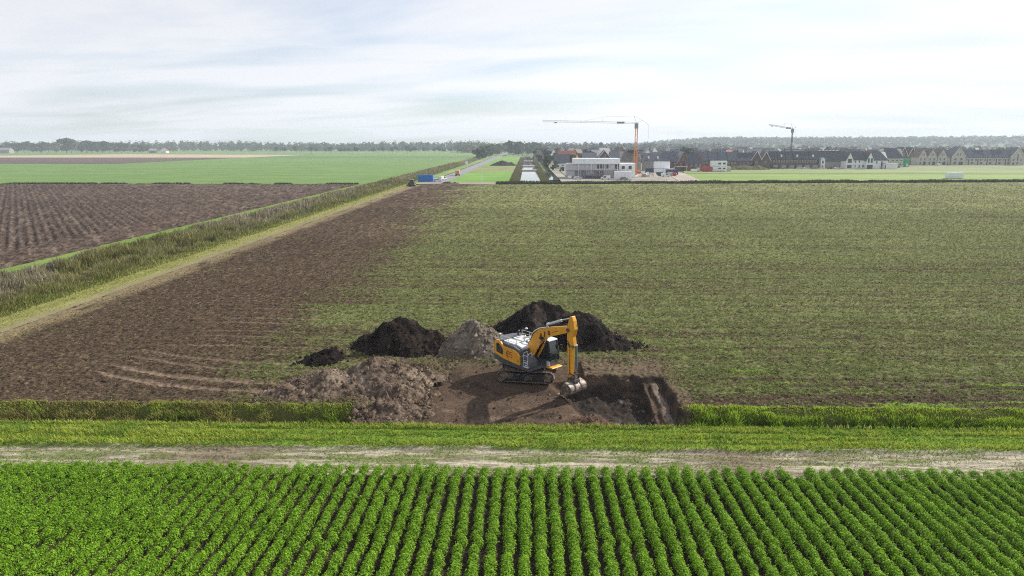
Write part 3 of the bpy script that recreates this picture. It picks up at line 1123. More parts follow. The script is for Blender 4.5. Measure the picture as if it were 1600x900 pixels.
# ------------------------------------------------------------------ heaps of soil
def heap(name, label, peaks, cols, seed, res=.11, base=-.12, rough=1.0, clod=0, weeds=None, ground=None, group=None, zb=0.0):
    """peaks: (x, y, rx, ry, h, rot) cones with rounded crests, joined by their maximum"""
    x0 = min(p[0] - max(p[2], p[3]) * 1.3 for p in peaks)
    x1 = max(p[0] + max(p[2], p[3]) * 1.3 for p in peaks)
    y0 = min(p[1] - max(p[2], p[3]) * 1.3 for p in peaks)
    y1 = max(p[1] + max(p[2], p[3]) * 1.3 for p in peaks)
    X_, Y_ = np.meshgrid(np.arange(x0, x1, res), np.arange(y0, y1, res))

    def H(x, y):
        wx = x + (.6 * (fbm(x / 1.0, y / 1.0, 3, seed) - .5) + 1.5 * (vnoise(x / 2.1, y / 2.1, seed + 31) - .5)) * rough
        wy = y + (.6 * (fbm(x / 1.0 + 5, y / 1.0, 3, seed + 3) - .5) + 1.2 * (vnoise(x / 2.1, y / 2.1, seed + 37) - .5)) * rough
        z = np.full(x.shape, -9.0)
        for (cx, cy, rx, ry, h, rot) in peaks:
            cr, sr = math.cos(rot), math.sin(rot)
            u = ((wx - cx) * cr + (wy - cy) * sr) / rx
            v = (-(wx - cx) * sr + (wy - cy) * cr) / ry
            d = np.sqrt(u * u + v * v + .012) - .11
            zz = zb + h * (1 - d)
            z = np.maximum(z, zz)
        g = ground(x, y) if ground else base
        n1 = (fbm(x / .8, y / .8, 4, seed + 7) - .5) * 1.5
        n2 = fbm(x / .22, y / .22, 3, seed + 11) - .5
        return z * 1.0 + (.38 * n1 + .22 * n2) * rough * sstep(zb - .6, zb + .5, z), g

    Z_, G = H(X_, Y_)
    foot = Z_ < G - .12
    Z_ = np.maximum(Z_, (G if ground else base) - .15)
    k = ~(foot[:-1, :-1] & foot[1:, 1:] & foot[1:, :-1] & foot[:-1, 1:])
    f = fbm(X_ / .6, Y_ / .6, 4, seed + 13)
    f2 = fbm(X_ / .2, Y_ / .2, 2, seed + 19)
    C_ = mixc(np.array(cols[0]), np.array(cols[1]), sstep(.3, .7, .6 * f + .4 * f2))
    if len(cols) > 2:
        C_ = mixc(C_, np.array(cols[2]), .8 * sstep(.55, .7, fbm(X_ / 1.3, Y_ / 1.3, 3, seed + 23)))
    V = np.stack([X_, Y_, Z_], -1).reshape(-1, 3)
    F = grid_faces(*X_.shape, keep=k)
    usedv = np.unique(F)
    remap = -np.ones(len(V), int)
    remap[usedv] = np.arange(len(usedv))
    V2, F2, C2 = V[usedv], remap[F], C_.reshape(-1, 3)[usedv]
    o = npmesh(name, V2, [F2], MATS['heap_soil'], col=C2)
    tag(o, label, 'soil heap', group)
    if clod:
        rg = np.random.default_rng(seed)
        i = rg.integers(0, len(V2), clod)
        p = V2[i] + rg.normal(size=(clod, 3)) * np.array([.25, .25, 0])
        zc, gz = H(p[:, 0], p[:, 1])
        # a few lumps have rolled onto the ground around the foot
        zc = np.maximum(zc, gz if ground else 0 * zc + .02)
        cc = mixc(np.array(cols[0]), np.array(cols[1]) * 1.15, rg.random(clod))
        cl = clods('clod', None, p[:, 0], p[:, 1], zc, rg.uniform(.05, .17, clod) * (.6 + 1.1 * (rg.random(clod) < .25)), cc, 'heap_soil', rg, .9)
        cl.parent = o
        tag(cl, kind='stuff')
    if weeds:
        rg = np.random.default_rng(seed + 1)
        wx, wy, wr, wn_ = weeds
        x = wx + rg.normal(size=wn_) * wr
        y = wy + rg.normal(size=wn_) * wr * .7
        z, gz = H(x, y)
        z = np.maximum(z, gz)
        P = np.stack([x, y, z - .04], -1)
        c = mixc(np.array((.12, .16, .04)), np.array((.26, .24, .11)), rg.random(wn_))
        V, Q, T, c5 = blades(P, rg.uniform(.12, .4, wn_), rg.uniform(.03, .06, wn_), rg.normal(size=(wn_, 2)) * .5, c, rg)
        w = npmesh('weeds', V, [Q, T], MATS['grass'], parent=o, col=c5)
        tag(w, kind='stuff')
    return o


BLK = ((.007, .006, .0055), (.026, .020, .017))
heap('soil_heap', 'small low heap of black soil alone on the field, leftmost of the heaps',
     [(-17.1, 56.2, 1.9, 1.3, .85, 0)], BLK, 501, clod=140)
heap('soil_heap', 'rounded dark brown soil heap left of the grey sand heap',
     [(-11.3, 60.4, 4.3, 3.1, 2.75, 0), (-13.2, 60.0, 2.0, 1.7, 1.1, 0), (-8.6, 60.0, 2.6, 2.2, 1.5, .3)], ((.008, .0065, .006), (.034, .025, .021)), 511, clod=700)
heap('sand_heap', 'steep grey-beige sand heap between two dark soil heaps',
     [(-4.9, 59.9, 3.1, 2.8, 2.75, 0), (-3.5, 59.3, 2.4, 2.2, 2.0, 0), (-6.1, 59.2, 2.2, 2.0, 1.6, 0)],
     ((.105, .086, .066), (.225, .190, .150), (.105, .078, .058)), 521, rough=1.0, clod=900)
heap('soil_heap', 'largest black soil heap, rising behind the yellow excavator',
     [(1.6, 64.0, 5.2, 4.2, 3.45, 0), (4.6, 62.9, 4.8, 3.3, 2.75, -.25), (7.3, 61.6, 2.9, 2.0, 1.35, -.35), (-1.0, 63.6, 2.8, 2.4, 1.7, 0)],
     ((.007, .006, .006), (.030, .024, .021), (.060, .046, .038)), 531, clod=1300)
heap('soil_heap', 'long rough brown spoil heap with clods beside the left pit wall',
     [(-11.3, 51.0, 3.5, 2.7, 1.95, -.15), (-14.9, 49.7, 3.3, 2.3, 1.35, .1), (-9.8, 48.2, 2.0, 1.9, .85, 0), (-8.8, 53.6, 2.1, 1.6, .85, .2), (-9.3, 45.4, 1.35, 2.0, .35, 0), (-17.2, 48.2, 1.9, 1.2, .6, 0)],
     ((.046, .033, .025), (.180, .134, .100), (.24, .188, .142)), 541, clod=2600, weeds=(-8.0, 53.6, 1.0, 500))


def _pz(x, y):
    return pit_h(x, y)[0]


heap('soil_heap', 'small loose reddish-brown heap inside the pit below the bucket',
     [(4.3, 45.2, 2.3, 2.0, 1.5, 0), (3.2, 44.2, 1.6, 1.5, .8, 0)], ((.075, .048, .034), (.135, .090, .066)), 551, base=-1.6, ground=_pz, clod=420, zb=-1.7)

# loose lumps, tracks and broken soil lying about the excavation
rg = np.random.default_rng(33)
n = 3800
x = rg.uniform(-8.5, 10.8, n)
y = 42.6 + 14 * rg.random(n)
z, i_, h_, b_ = pit_h(x, y)
ok = (np.abs(x - .2) > 3.0) | (np.abs(y - 53.3) > 2.4) | (rg.random(n) < .1)
ok &= (rg.random(n) < .25 + .75 * sstep(.45, .6, fbm(x / 1.7, y / 1.2, 3, 571)))
x, y, z, h_ = x[ok], y[ok], z[ok], h_[ok]
n = len(x)
c = mixc(np.array((.035, .026, .02)), np.array((.15, .11, .085)), rg.random(n) ** 1.5)
c = mixc(c, np.array((.17, .155, .14)), .6 * h_ * (rg.random(n) < .5))
clods('pit_clods', 'loose lumps of soil strewn over the floor of the pit', x, y, z, rg.uniform(.03, .14, n) * (.6 + .9 * (rg.random(n) < .15)), c, 'heap_soil', rg, .9)
# ------------------------------------------------------------------ excavator
mat('machine_yellow', (.72, .33, .025), .42, .10, 1.5, spec=.4, coat=.15, wear=((.20, .13, .075), 2.6, .61))
mat('machine_grey', (.085, .09, .10), .5, .2, 2.0, wear=((.14, .11, .09), 3.0, .60))
mat('machine_dark', (.025, .025, .028), .6, .25, 2.0, wear=((.11, .085, .065), 2.5, .50))
mat('machine_light', (.60, .61, .62), .5, .10, 2.0, wear=((.28, .26, .24), 3.0, .62))
mat('track_steel', (.085, .065, .052), .75, .35, 4.0, metal=.1, wear=((.24, .18, .135), 4.0, .46))
mat('worn_steel', (.34, .29, .25), .6, .25, 3.0, metal=.15, wear=((.13, .09, .065), 2.5, .52))
mat('chrome', (.75, .75, .76), .18, .05, 1.0, metal=.9)
mat('cylinder_green', (.10, .15, .14), .45, .2, 3.0)
mat('logo_red', (.30, .045, .02), .6, .15, 4.0)
mat('logo_dark', (.11, .035, .02), .6, .15, 4.0)
mat('rubber_hose', (.018, .018, .018), .6, .2, 4.0)
glass_mat('cab_glass', (.018, .028, .032), .06)
mat('seat_black', (.02, .02, .022), .8, .2, 4.0)

EXC = empty('excavator', (.2, 53.35, -.36), R(-45))
tag(EXC, 'yellow and grey crawler excavator standing in the dug pit beside the heaps', 'excavator')
Zo = .36          # heights below were read from the undisturbed ground level


def turned(o, rz):
    o.rotation_euler = (0, 0, rz)
    return o


# --- undercarriage, turned against the upper machine
UC = R(37)        # tracks point nearly across the view
TL, TH, TW, TG = 4.5, .92, .62, 1.2


def track_loop(t):
    """point and tangent at arc parameter 0..1 of the belt outline (x, z)"""
    r = TH / 2
    s = TL - TH
    per = 2 * s + 2 * math.pi * r
    d = (t % 1) * per
    if d < s:
        return (-s / 2 + d, TH, 0.0)
    d -= s
    if d < math.pi * r:
        a = math.pi / 2 - d / r
        return (s / 2 + r * math.cos(a), r + r * math.sin(a), a - math.pi / 2)
    d -= math.pi * r
    if d < s:
        return (s / 2 - d, 0.0, math.pi)
    d -= s
    a = -math.pi / 2 - d / r
    return (-s / 2 + r * math.cos(a), r + r * math.sin(a), a - math.pi / 2)


NS = 50
for sy in (-1, 1):
    yc0 = sy * TG
    b = MB()
    for k in range(NS):
        x, z, a = track_loop(k / NS)
        ca, sa = math.cos(a), math.sin(a)
        # shoe plate with a grouser bar, thickness pointing inward
        for (l0, l1, h0, h1) in ((-.085, .085, -.05, 0.0), (-.035, .0, 0.0, .032)):
            vs = []
            for yy_ in (yc0 - TW / 2, yc0 + TW / 2):
                for (l, h) in ((l0, h0), (l1, h0), (l1, h1), (l0, h1)):
                    vs.append((x + l * ca - h * sa, yy_, z + l * sa + h * ca))
            b.add(vs, [(0, 1, 2, 3), (7, 6, 5, 4), (0, 4, 5, 1), (1, 5, 6, 2), (2, 6, 7, 3), (3, 7, 4, 0)])
    tr = turned(b.build('track', MATS['track_steel'], EXC), UC)
    f = MB()
    f.prism([(-1.75, .2), (1.75, .2), (1.85, .45), (1.55, .68), (-1.55, .68), (-1.85, .45)], yc0 - .2, yc0 + .2, 'y')
    f.box(-1.1, 1.1, yc0 - .24, yc0 + .24, .36, .56)
    f.build('track_frame', MATS['machine_dark'], tr)
    for xw, nm, rr in ((1.79, 'idler_wheel', .36), (-1.79, 'drive_sprocket', .37)):
        MB().tube((xw, yc0 - .23, .46), (xw, yc0 + .23, .46), rr, rr, 18).tube((xw, yc0 - .27, .46), (xw, yc0 + .27, .46), .17, .17, 12).build(nm, MATS['track_steel'], tr)
    for k in range(7):
        xr = -1.35 + k * .45
        MB().tube((xr, yc0 - .25, .17), (xr, yc0 + .25, .17), .115, .115, 12).build('track_roller', MATS['machine_dark'], tr)
    for xs_ in (-.6, .5):
        MB().box(xs_ - .16, xs_ + .16, min(yc0 + sy * .20, yc0 + sy * .34), max(yc0 + sy * .20, yc0 + sy * .34), .60, .66).build('step_plate', MATS['machine_grey'], tr)
cb = MB()
cb.prism([(-1.0, -.95), (1.0, -.95), (1.35, -.5), (1.35, .5), (1.0, .95), (-1.0, .95), (-1.35, .5), (-1.35, -.5)], .42, .80, 'z')
cbo = turned(cb.build('carbody', MATS['machine_dark'], EXC), UC)
MB().tube((0, 0, .80), (0, 0, 1.06), .72, .72, 28).build('slew_ring', MATS['machine_dark'], EXC)

# --- upper frame (x forward along the boom, y to the operator's left)
U0 = 1.06
fr = MB()
fr.prism([(-2.55, U0 + .34), (-1.6, U0), (1.55, U0), (1.7, U0 + .1), (1.7, U0 + .28), (-2.5, U0 + .55)], -1.36, 1.36, 'y')
fr.build('revolving_frame', MATS['machine_grey'], EXC)
# counterweight: curved in plan, bottom rising to the rear
cw = MB()
NA = 14
vs = []
arc = [(-2.9 * math.cos(a), 2.9 * math.sin(a)) for a in np.linspace(-.50, .50, NA)]
inner = [(-1.75, y) for (_, y) in arc]
for zlo, zhi in (((1.62 + Zo - .1), 2.72 + Zo - .1),):
    for (x, y) in arc:
        vs.append((x, y, zlo))
    for (x, y) in inner:
        vs.append((x, y, zlo - .35))
    for (x, y) in arc:
        vs.append((x * .985, y, zhi - .06))
    for (x, y) in inner:
        vs.append((x, y, zhi))
fs = []
for k in range(NA - 1):
    fs += [(k, k + 1, NA + k + 1, NA + k), (2 * NA + k + 1, 2 * NA + k, 3 * NA + k, 3 * NA + k + 1),
           (k + 1, k, 2 * NA + k, 2 * NA + k + 1), (NA + k, NA + k + 1, 3 * NA + k + 1, 3 * NA + k)]
fs += [(0, NA, 3 * NA, 2 * NA), (NA - 1, 2 * NA - 1 + 2 * NA - 2 * NA + 0, 4 * NA - 1, 3 * NA - 1)]
cwo = cw.add(vs, fs).build('counterweight', MATS['machine_grey'], EXC, bevel=.05)
# upper yellow trim on the counterweight
MB().prism([(-2.93 * math.cos(a), 2.93 * math.sin(a)) for a in np.linspace(-.49, .49, NA)] + [(-2.5, 1.3), (-2.5, -1.3)], 2.1 + Zo, 2.45 + Zo, 'z').build('counterweight_trim', MATS['machine_yellow'], cwo, bevel=.03)
# engine hood and deck
hd = MB()
hd.prism([(-2.4, 1.4 + Zo), (.45, 1.25 + Zo), (.45, 2.12 + Zo), (-.35, 2.34 + Zo), (-2.0, 2.46 + Zo), (-2.4, 2.36 + Zo)], -1.30, 1.30, 'y')
hood = hd.build('engine_hood', MATS['machine_grey'], EXC, bevel=.05)
zt = 2.46 + Zo
for (xa, xb, ya, yb, h) in ((-1.75, -.55, -1.05, -.15, .07), (-1.75, -.55, .02, 1.15, .09), (-.45, .35, -.95, .1, .02), (-.45, .35, .3, 1.2, .06)):
    MB().prism([(xa, zt - .2), (xb, zt - .32), (xb, zt - .06 - (.12 if xa > -.6 else 0) + h), (xa, zt + h)], ya, yb, 'y').build('hood_panel', MATS['machine_light'], hood, bevel=.03)
MB().box(-2.3, -1.85, -1.0, .9, zt - .3, zt + .02).build('radiator_grille', MATS['machine_dark'], hood)
MB().tube((-1.9, .75, zt - .1), (-1.9, .75, zt + .42), .075, .075, 12).tube((-1.9, .75, zt + .40), (-1.78, .75, zt + .55), .07, .07, 12).build('exhaust', MATS['machine_dark'], hood)
# right-hand side panel with grille and lettering
SIDE = [(-2.42, 1.42 + Zo), (-2.40, 2.44 + Zo), (-2.22, 2.58 + Zo), (-1.90, 2.62 + Zo), (-1.72, 2.52 + Zo), (-1.36, 2.20 + Zo), (-.15, 2.12 + Zo), (.25, 1.98 + Zo), (.52, 1.72 + Zo), (.57, 1.04 + Zo), (.45, 1.00 + Zo), (-1.3, 1.16 + Zo)]
sp = MB().prism(SIDE, -1.47, -1.31, 'y').build('side_panel', MATS['machine_yellow'], EXC, bevel=.035)
MB().prism([(-2.12, 1.62 + Zo), (-2.16, 2.28 + Zo), (-1.92, 2.38 + Zo), (-1.62, 2.20 + Zo), (-1.38, 1.90 + Zo), (-1.36, 1.50 + Zo)], -1.485, -1.462, 'y').build('vent_grille', MATS['machine_dark'], sp)
MB().box(-2.42, .57, -1.45, -1.33, .93 + Zo, 1.0 + Zo).build('lower_sill', MATS['machine_grey'], sp)


def stroke(pts, w, yq, name, m, parent):
    """flat lettering stroke in the x-z plane at y = yq"""
    b = MB()
    for (a, c) in zip(pts[:-1], pts[1:]):
        a, c = Vector((a[0], yq, a[1])), Vector((c[0], yq, c[1]))
        d = (c - a).normalized()
        s = Vector((-d.z, 0, d.x)) * w / 2
        a2, c2 = a - d * w * .3, c + d * w * .3
        vs = [a2 + s, a2 - s, c2 - s, c2 + s]
        vs += [v + Vector((0, .008, 0)) for v in vs]
        b.add(vs, [(0, 1, 2, 3), (7, 6, 5, 4), (0, 4, 5, 1), (1, 5, 6, 2), (2, 6, 7, 3), (3, 7, 4, 0)])
    return b.build(name, m, parent)


lx, lz = -.78, 1.66 + Zo
oval = [(lx + .21 * math.cos(a), lz + .23 * math.sin(a)) for a in np.linspace(.5, 2 * math.pi - .5, 14)]
stroke(oval, .055, -1.476, 'lettering', MATS['logo_red'], sp)
stroke([(lx - .2, lz), (lx + .24, lz + .05)], .05, -1.480, 'lettering', MATS['logo_red'], sp)
stroke([(lx - .03, lz + .3), (lx - .03, lz - .22)], .045, -1.478, 'lettering', MATS['logo_red'], sp)
stroke([(lx + .45, lz + .24), (lx + .24, lz + .22), (lx + .23, lz + .04), (lx + .38, lz + .03), (lx + .45, lz - .08), (lx + .40, lz - .20), (lx + .28, lz - .24)], .055, -1.474, 'lettering', MATS['logo_red'], sp)
MB().box(.33, .42, -1.478, -1.468, 1.28 + Zo, 1.36 + Zo).build('lock', MATS['machine_dark'], sp)
# left side panel
MB().prism([(x, z) for x, z in SIDE if x < .3] + [(.3, 1.2 + Zo)], 1.31, 1.45, 'y').build('side_panel', MATS['machine_yellow'], EXC, bevel=.03)
# toolbox, steps and rails at the right front
tb = MB().prism([(.60, 1.0 + Zo), (1.55, 1.0 + Zo), (1.55, 1.45 + Zo), (1.2, 1.75 + Zo), (.60, 1.85 + Zo)], -1.40, -.48, 'y').build('toolbox', MATS['machine_grey'], EXC, bevel=.03)
MB().box(1.0, 1.5, -1.55, -1.38, 1.03 + Zo, 1.08 + Zo).box(1.0, 1.4, -1.5, -1.37, 1.36 + Zo, 1.41 + Zo).box(1.05, 1.3, -1.43, -1.415, 1.14 + Zo, 1.22 + Zo).build('step', MATS['machine_light'], tb)
MB().box(.68, .86, -1.42, -1.40, 1.3 + Zo, 1.7 + Zo).build('tool_hatch', MATS['machine_dark'], tb)
for xa in (.92, 1.42):
    MB().path([(xa, -1.44, 1.1 + Zo), (xa, -1.46, 2.0 + Zo), (xa - .04, -1.30, 2.12 + Zo), (xa - .1, -.9, 2.12 + Zo), (xa - .1, -.9, 1.75 + Zo)], .022).build('handrail', MATS['machine_light'], tb)
for zr in (1.55, 1.95):
    MB().path([(.92, -1.46, zr + Zo), (1.42, -1.46, zr + Zo)], .018).build('handrail', MATS['machine_light'], tb)
# deck guard rails round the hood
for ya in (-1.2, 1.2):
    rl = MB()
    for xr in (-1.9, -1.0, -.1):
        rl.tube((xr, ya, 2.2 + Zo), (xr, ya, 2.95 + Zo), .02, .02, 6)
    rl.path([(-1.9, ya, 2.95 + Zo), (-.1, ya, 2.90 + Zo)], .022).path([(-1.9, ya, 2.68 + Zo), (-.1, ya, 2.65 + Zo)], .018)
    rl.build('guard_rail', MATS['machine_light'], EXC)
# satellite antennas on masts at the rear
for (xa, ya, za) in ((-2.3, -.95, 2.9), (-1.35, 1.15, 3.15)):
    an = MB().tube((xa, ya, 2.3 + Zo), (xa, ya, za + Zo), .025, .025, 8).build('antenna_mast', MATS['machine_dark'], EXC)
    MB().dome((xa, ya, za + Zo), .14, .14, .11, 12, 4).build('antenna_dome', MATS['machine_light'], an, smooth=True)
MB().tube((-1.0, .5, zt + .05), (-1.0, .5, zt + .16), .06, .05, 10).build('beacon', MATS['machine_yellow'], EXC)
# white air-intake arch behind the boom foot
MB().path([(-.55, .1, zt - .1), (-.5, .1, zt + .35), (-.1, .2, zt + .42), (.3, .35, zt + .1), (.42, .4, zt - .35)], .06, 8).path([(-.55, .7, zt - .1), (-.5, .7, zt + .30), (-.1, .6, zt + .36), (.3, .5, zt + .05)], .05, 8).build('hood_rail', MATS['machine_light'], EXC)

# --- cab on the far side
CX0, CX1, CY0, CY1, CZ0, CZ1 = .42, 2.02, .46, 1.42, 1.02 + .1, 2.84 + Zo
cab = MB().box(CX0, CX1, CY0, CY1, CZ0, CZ0 + .55).build('cab', MATS['machine_grey'], EXC, bevel=.03)
post = MB()
prof = [(CX0, CZ0 + .5), (CX1, CZ0 + .5), (CX1 + .02, CZ0 + 1.0), (CX1 - .22, CZ1), (CX0 + .05, CZ1)]
for yq in (CY0, CY1):
    for a, c_ in ((prof[1], prof[2]), (prof[2], prof[3]), (prof[4], prof[0])):
        post.bar((a[0], yq, a[1]), (c_[0], yq, c_[1]), .09, .09)
    post.bar((1.15, yq, CZ0 + .5), (1.10, yq, CZ1), .08, .08)
    post.bar((CX0 + .05, yq, CZ1), (CX1 - .22, yq, CZ1), .09, .09)
for (x, z) in (prof[2], prof[3], prof[4]):
    post.bar((x, CY0, z), (x, CY1, z), .08, .08)
post.build('cab_frame', MATS['machine_dark'], cab)
for yq in (CY0 + .01, CY1 - .03):
    MB().prism([(CX0 + .06, CZ0 + .56), (1.10, CZ0 + .56), (1.06, CZ1 - .06), (CX0 + .1, CZ1 - .06)], yq, yq + .02, 'y').build('cab_window', MATS['cab_glass'], cab)
    MB().prism([(1.19, CZ0 + .56), (CX1 - .05, CZ0 + .56), (CX1 - .03, CZ0 + 1.0), (CX1 - .25, CZ1 - .06), (1.15, CZ1 - .06)], yq, yq + .02, 'y').build('cab_window', MATS['cab_glass'], cab)
MB().add([(CX1 + .01, CY0 + .06, CZ0 + 1.0), (CX1 + .01, CY1 - .06, CZ0 + 1.0), (CX1 - .21, CY1 - .06, CZ1 - .05), (CX1 - .21, CY0 + .06, CZ1 - .05)], [(0, 1, 2, 3)]).build('windscreen', MATS['cab_glass'], cab)
MB().add([(CX1 - .01, CY0 + .06, CZ0 + .56), (CX1 - .01, CY1 - .06, CZ0 + .56), (CX1 + .01, CY1 - .06, CZ0 + .98), (CX1 + .01, CY0 + .06, CZ0 + .98)], [(0, 1, 2, 3)]).build('windscreen', MATS['cab_glass'], cab)
MB().prism([(CX0 - .02, CZ1), (CX1 - .14, CZ1), (CX1 - .2, CZ1 + .10), (CX0 + .1, CZ1 + .13)], CY0 - .03, CY1 + .03, 'y').build('cab_roof', MATS['machine_light'], cab, bevel=.03)
MB().box(.75, 1.2, .72, 1.16, CZ0 + .55, CZ0 + .8).box(.70, .85, .72, 1.16, CZ0 + .7, CZ0 + 1.35).build('seat', MATS['seat_black'], cab)
MB().path([(CX1, CY0 - .02, CZ0 + 1.1), (CX1 + .2, CY0 - .2, CZ0 + 1.2)], .02).box(CX1 + .12, CX1 + .30, CY0 - .28, CY0 - .14, CZ0 + 1.0, CZ0 + 1.35).build('mirror', MATS['machine_dark'], cab)
MB().path([(CX1 - .1, CY1, CZ0 + 1.5), (CX1 + .15, CY1 + .15, CZ0 + 1.6)], .02).box(CX1 + .06, CX1 + .24, CY1 + .08, CY1 + .2, CZ0 + 1.35, CZ0 + 1.7).build('mirror', MATS['machine_dark'], cab)
MB().box(1.75, 2.0, CY0 - .14, CY0 + .02, CZ0 + .12, CZ0 + .50).build('lower_window', MATS['machine_light'], cab)
MB().prism([(1.3, CZ0 - .04), (2.35, CZ0 - .04), (2.45, CZ0 + .02), (2.35, CZ0 + .08), (1.3, CZ0 + .08)], .3, 1.44, 'y').build('front_guard', MATS['machine_yellow'], EXC, bevel=.02)

# --- boom, stick, bucket (profiles in the x-z plane)
B0 = (.20, 1.62 + Zo)
boom_prof = [(.02, 1.45 + Zo), (.42, 1.42 + Zo), (1.10, 2.38 + Zo), (1.62, 2.98 + Zo), (2.3, 3.42 + Zo), (4.22, 4.14 + Zo), (4.46, 4.30 + Zo), (4.42, 4.52 + Zo), (4.20, 4.66 + Zo), (2.35, 4.22 + Zo), (1.40, 3.92 + Zo), (.85, 3.45 + Zo), (.30, 2.55 + Zo), (.0, 1.8 + Zo)]
boom = MB().prism(boom_prof, -.24, .24, 'y').build('boom', MATS['machine_yellow'], EXC, bevel=.03)
# dark lettering blocks on the boom side
for (bx, bz, k) in ((1.62, 3.42, 0), (2.06, 3.62, 1), (2.50, 3.80, 2)):
    if k == 0:
        stroke([(bx - .12, bz - .26 + Zo), (bx + .02, bz + .2 + Zo), (bx + .14, bz - .16 + Zo)], .10, -.248, 'lettering', MATS['logo_dark'], boom)
        stroke([(bx - .06, bz - .06 + Zo), (bx + .1, bz + .0 + Zo)], .08, -.250, 'lettering', MATS['logo_dark'], boom)
    elif k == 1:
        stroke([(bx - .02, bz - .16 + Zo), (bx, bz + .18 + Zo)], .15, -.248, 'lettering', MATS['logo_dark'], boom)
    else:
        stroke([(bx + .1 * math.cos(a), bz + .02 + .13 * math.sin(a) + Zo) for a in np.linspace(.4, 6.2, 9)], .10, -.248, 'lettering', MATS['logo_dark'], boom)
stroke([(2.85, 3.95 + Zo), (3.45, 4.16 + Zo)], .035, -.247, 'lettering', MATS['logo_dark'], boom)
# hoses along the top of the boom
hs = MB()
for yq in (-.12, 0, .12):
    hs.path([(.1, yq, 2.3 + Zo), (.72, yq, 3.48 + Zo), (1.35, yq, 4.02 + Zo), (2.35, yq, 4.34 + Zo), (4.15, yq, 4.80 + Zo), (4.5, yq, 4.62 + Zo)], .035, 6)
hs.build('hoses', MATS['rubber_hose'], boom)
MB().path([(.5, -.2, 3.2 + Zo), (.85, -.2, 3.62 + Zo), (1.4, -.2, 3.98 + Zo), (2.4, -.2, 4.28 + Zo)], .04, 8).build('hydraulic_pipe', MATS['chrome'], boom)
# boom hoist cylinders
for yq in (-.36, .36):
    cy_ = MB().tube((.75, yq, 1.42 + Zo), (1.42, yq, 2.55 + Zo), .10, .10, 12).build('boom_cylinder', MATS['machine_yellow'], EXC)
    MB().tube((1.42, yq, 2.55 + Zo), (1.86, yq, 3.30 + Zo), .055, .055, 10).build('piston_rod', MATS['chrome'], cy_)
    MB().tube((1.86, yq - .1, 3.30 + Zo), (1.86, yq + .1, 3.30 + Zo), .11, .11, 12).build('pin', MATS['machine_dark'], cy_)
# stick cylinder above the boom
sc = MB().tube((2.2, 0, 4.42 + Zo), (3.55, 0, 4.98 + Zo), .105, .105, 12).tube((2.2, -.14, 4.42 + Zo), (2.2, .14, 4.42 + Zo), .12, .12, 10).build('stick_cylinder', MATS['machine_light'], EXC)
MB().tube((3.55, 0, 4.98 + Zo), (4.62, 0, 5.36 + Zo), .055, .055, 10).build('piston_rod', MATS['chrome'], sc)
# stick
stick_prof = [(4.52, 5.46 + Zo), (4.74, 5.52 + Zo), (4.90, 5.20 + Zo), (5.02, 4.55 + Zo), (4.86, 3.95 + Zo), (4.98, 3.30 + Zo), (4.80, 3.12 + Zo), (4.74, .88 + Zo), (4.62, .66 + Zo), (4.44, .76 + Zo), (4.34, 3.1 + Zo), (4.28, 4.0 + Zo), (4.36, 4.9 + Zo)]
stick = MB().prism(stick_prof, -.19, .19, 'y').build('stick', MATS['machine_yellow'], EXC, bevel=.025)
MB().tube((4.40, -.27, 4.42 + Zo), (4.40, .27, 4.42 + Zo), .14, .14, 14).build('pin', MATS['machine_dark'], stick)
MB().path([(4.36, -.21, 3.6 + Zo), (4.62, -.21, 3.25 + Zo), (4.95, -.21, 3.2 + Zo)], .03).path([(4.36, -.21, 3.4 + Zo), (4.6, -.21, 3.1 + Zo)], .03).build('hoses', MATS['rubber_hose'], stick)
MB().path([(4.62, -.2, 3.0 + Zo), (4.60, -.2, 1.0 + Zo)], .02).build('hydraulic_pipe', MATS['machine_dark'], stick)
# bucket cylinder on the outer side of the stick
bc = MB().tube((5.06, 0, 3.28 + Zo), (5.14, 0, 1.55 + Zo), .10, .10, 12).build('bucket_cylinder', MATS['cylinder_green'], EXC)
MB().tube((5.14, 0, 1.55 + Zo), (5.16, 0, 1.02 + Zo), .055, .055, 10).build('piston_rod', MATS['chrome'], bc)
MB().tube((5.0, -.2, 3.28 + Zo), (5.0, .2, 3.28 + Zo), .08, .08, 10).build('pin', MATS['worn_steel'], bc)
lk = MB()
for yq in (-.24, .24):
    lk.bar((5.16, yq, 1.02 + Zo), (4.66, yq, 1.12 + Zo), .05, .12)
    lk.bar((5.16, yq, 1.02 + Zo), (5.10, yq, .58 + Zo), .05, .12)
lk.build('linkage', MATS['machine_dark'], EXC)
qc = MB().prism([(4.50, .50 + Zo), (4.55, .80 + Zo), (5.2, .72 + Zo), (5.28, .48 + Zo)], -.30, .30, 'y').build('quick_coupler', MATS['machine_dark'], EXC, bevel=.02)
# wide ditch bucket: curved shell, side plates, ribs and cutting edge
BW = .94
BZ = .02
outer = []
for a in np.linspace(R(88), R(-82), 13):
    outer.append((4.72 + .72 * math.cos(a), BZ + Zo + .50 * math.sin(a)))
outer.append((4.30, BZ - .53 + Zo))
shell = MB()
n_ = len(outer)
inn = [(4.72 + (x - 4.72) * .94, BZ + Zo + (z - (BZ + Zo)) * .94) for x, z in outer]
vs = [(x, -BW, z) for x, z in outer] + [(x, BW, z) for x, z in outer] + [(x, -BW, z) for x, z in inn] + [(x, BW, z) for x, z in inn]
fs = []
for k in range(n_ - 1):
    fs += [(k, k + 1, n_ + k + 1, n_ + k), (2 * n_ + k + 1, 2 * n_ + k, 3 * n_ + k, 3 * n_ + k + 1)]
fs += [(0, n_, 3 * n_, 2 * n_), (n_ - 1, 3 * n_ - 1, 4 * n_ - 1, 2 * n_ - 1)]
bucket = shell.add(vs, fs).build('bucket', MATS['worn_steel'], EXC)
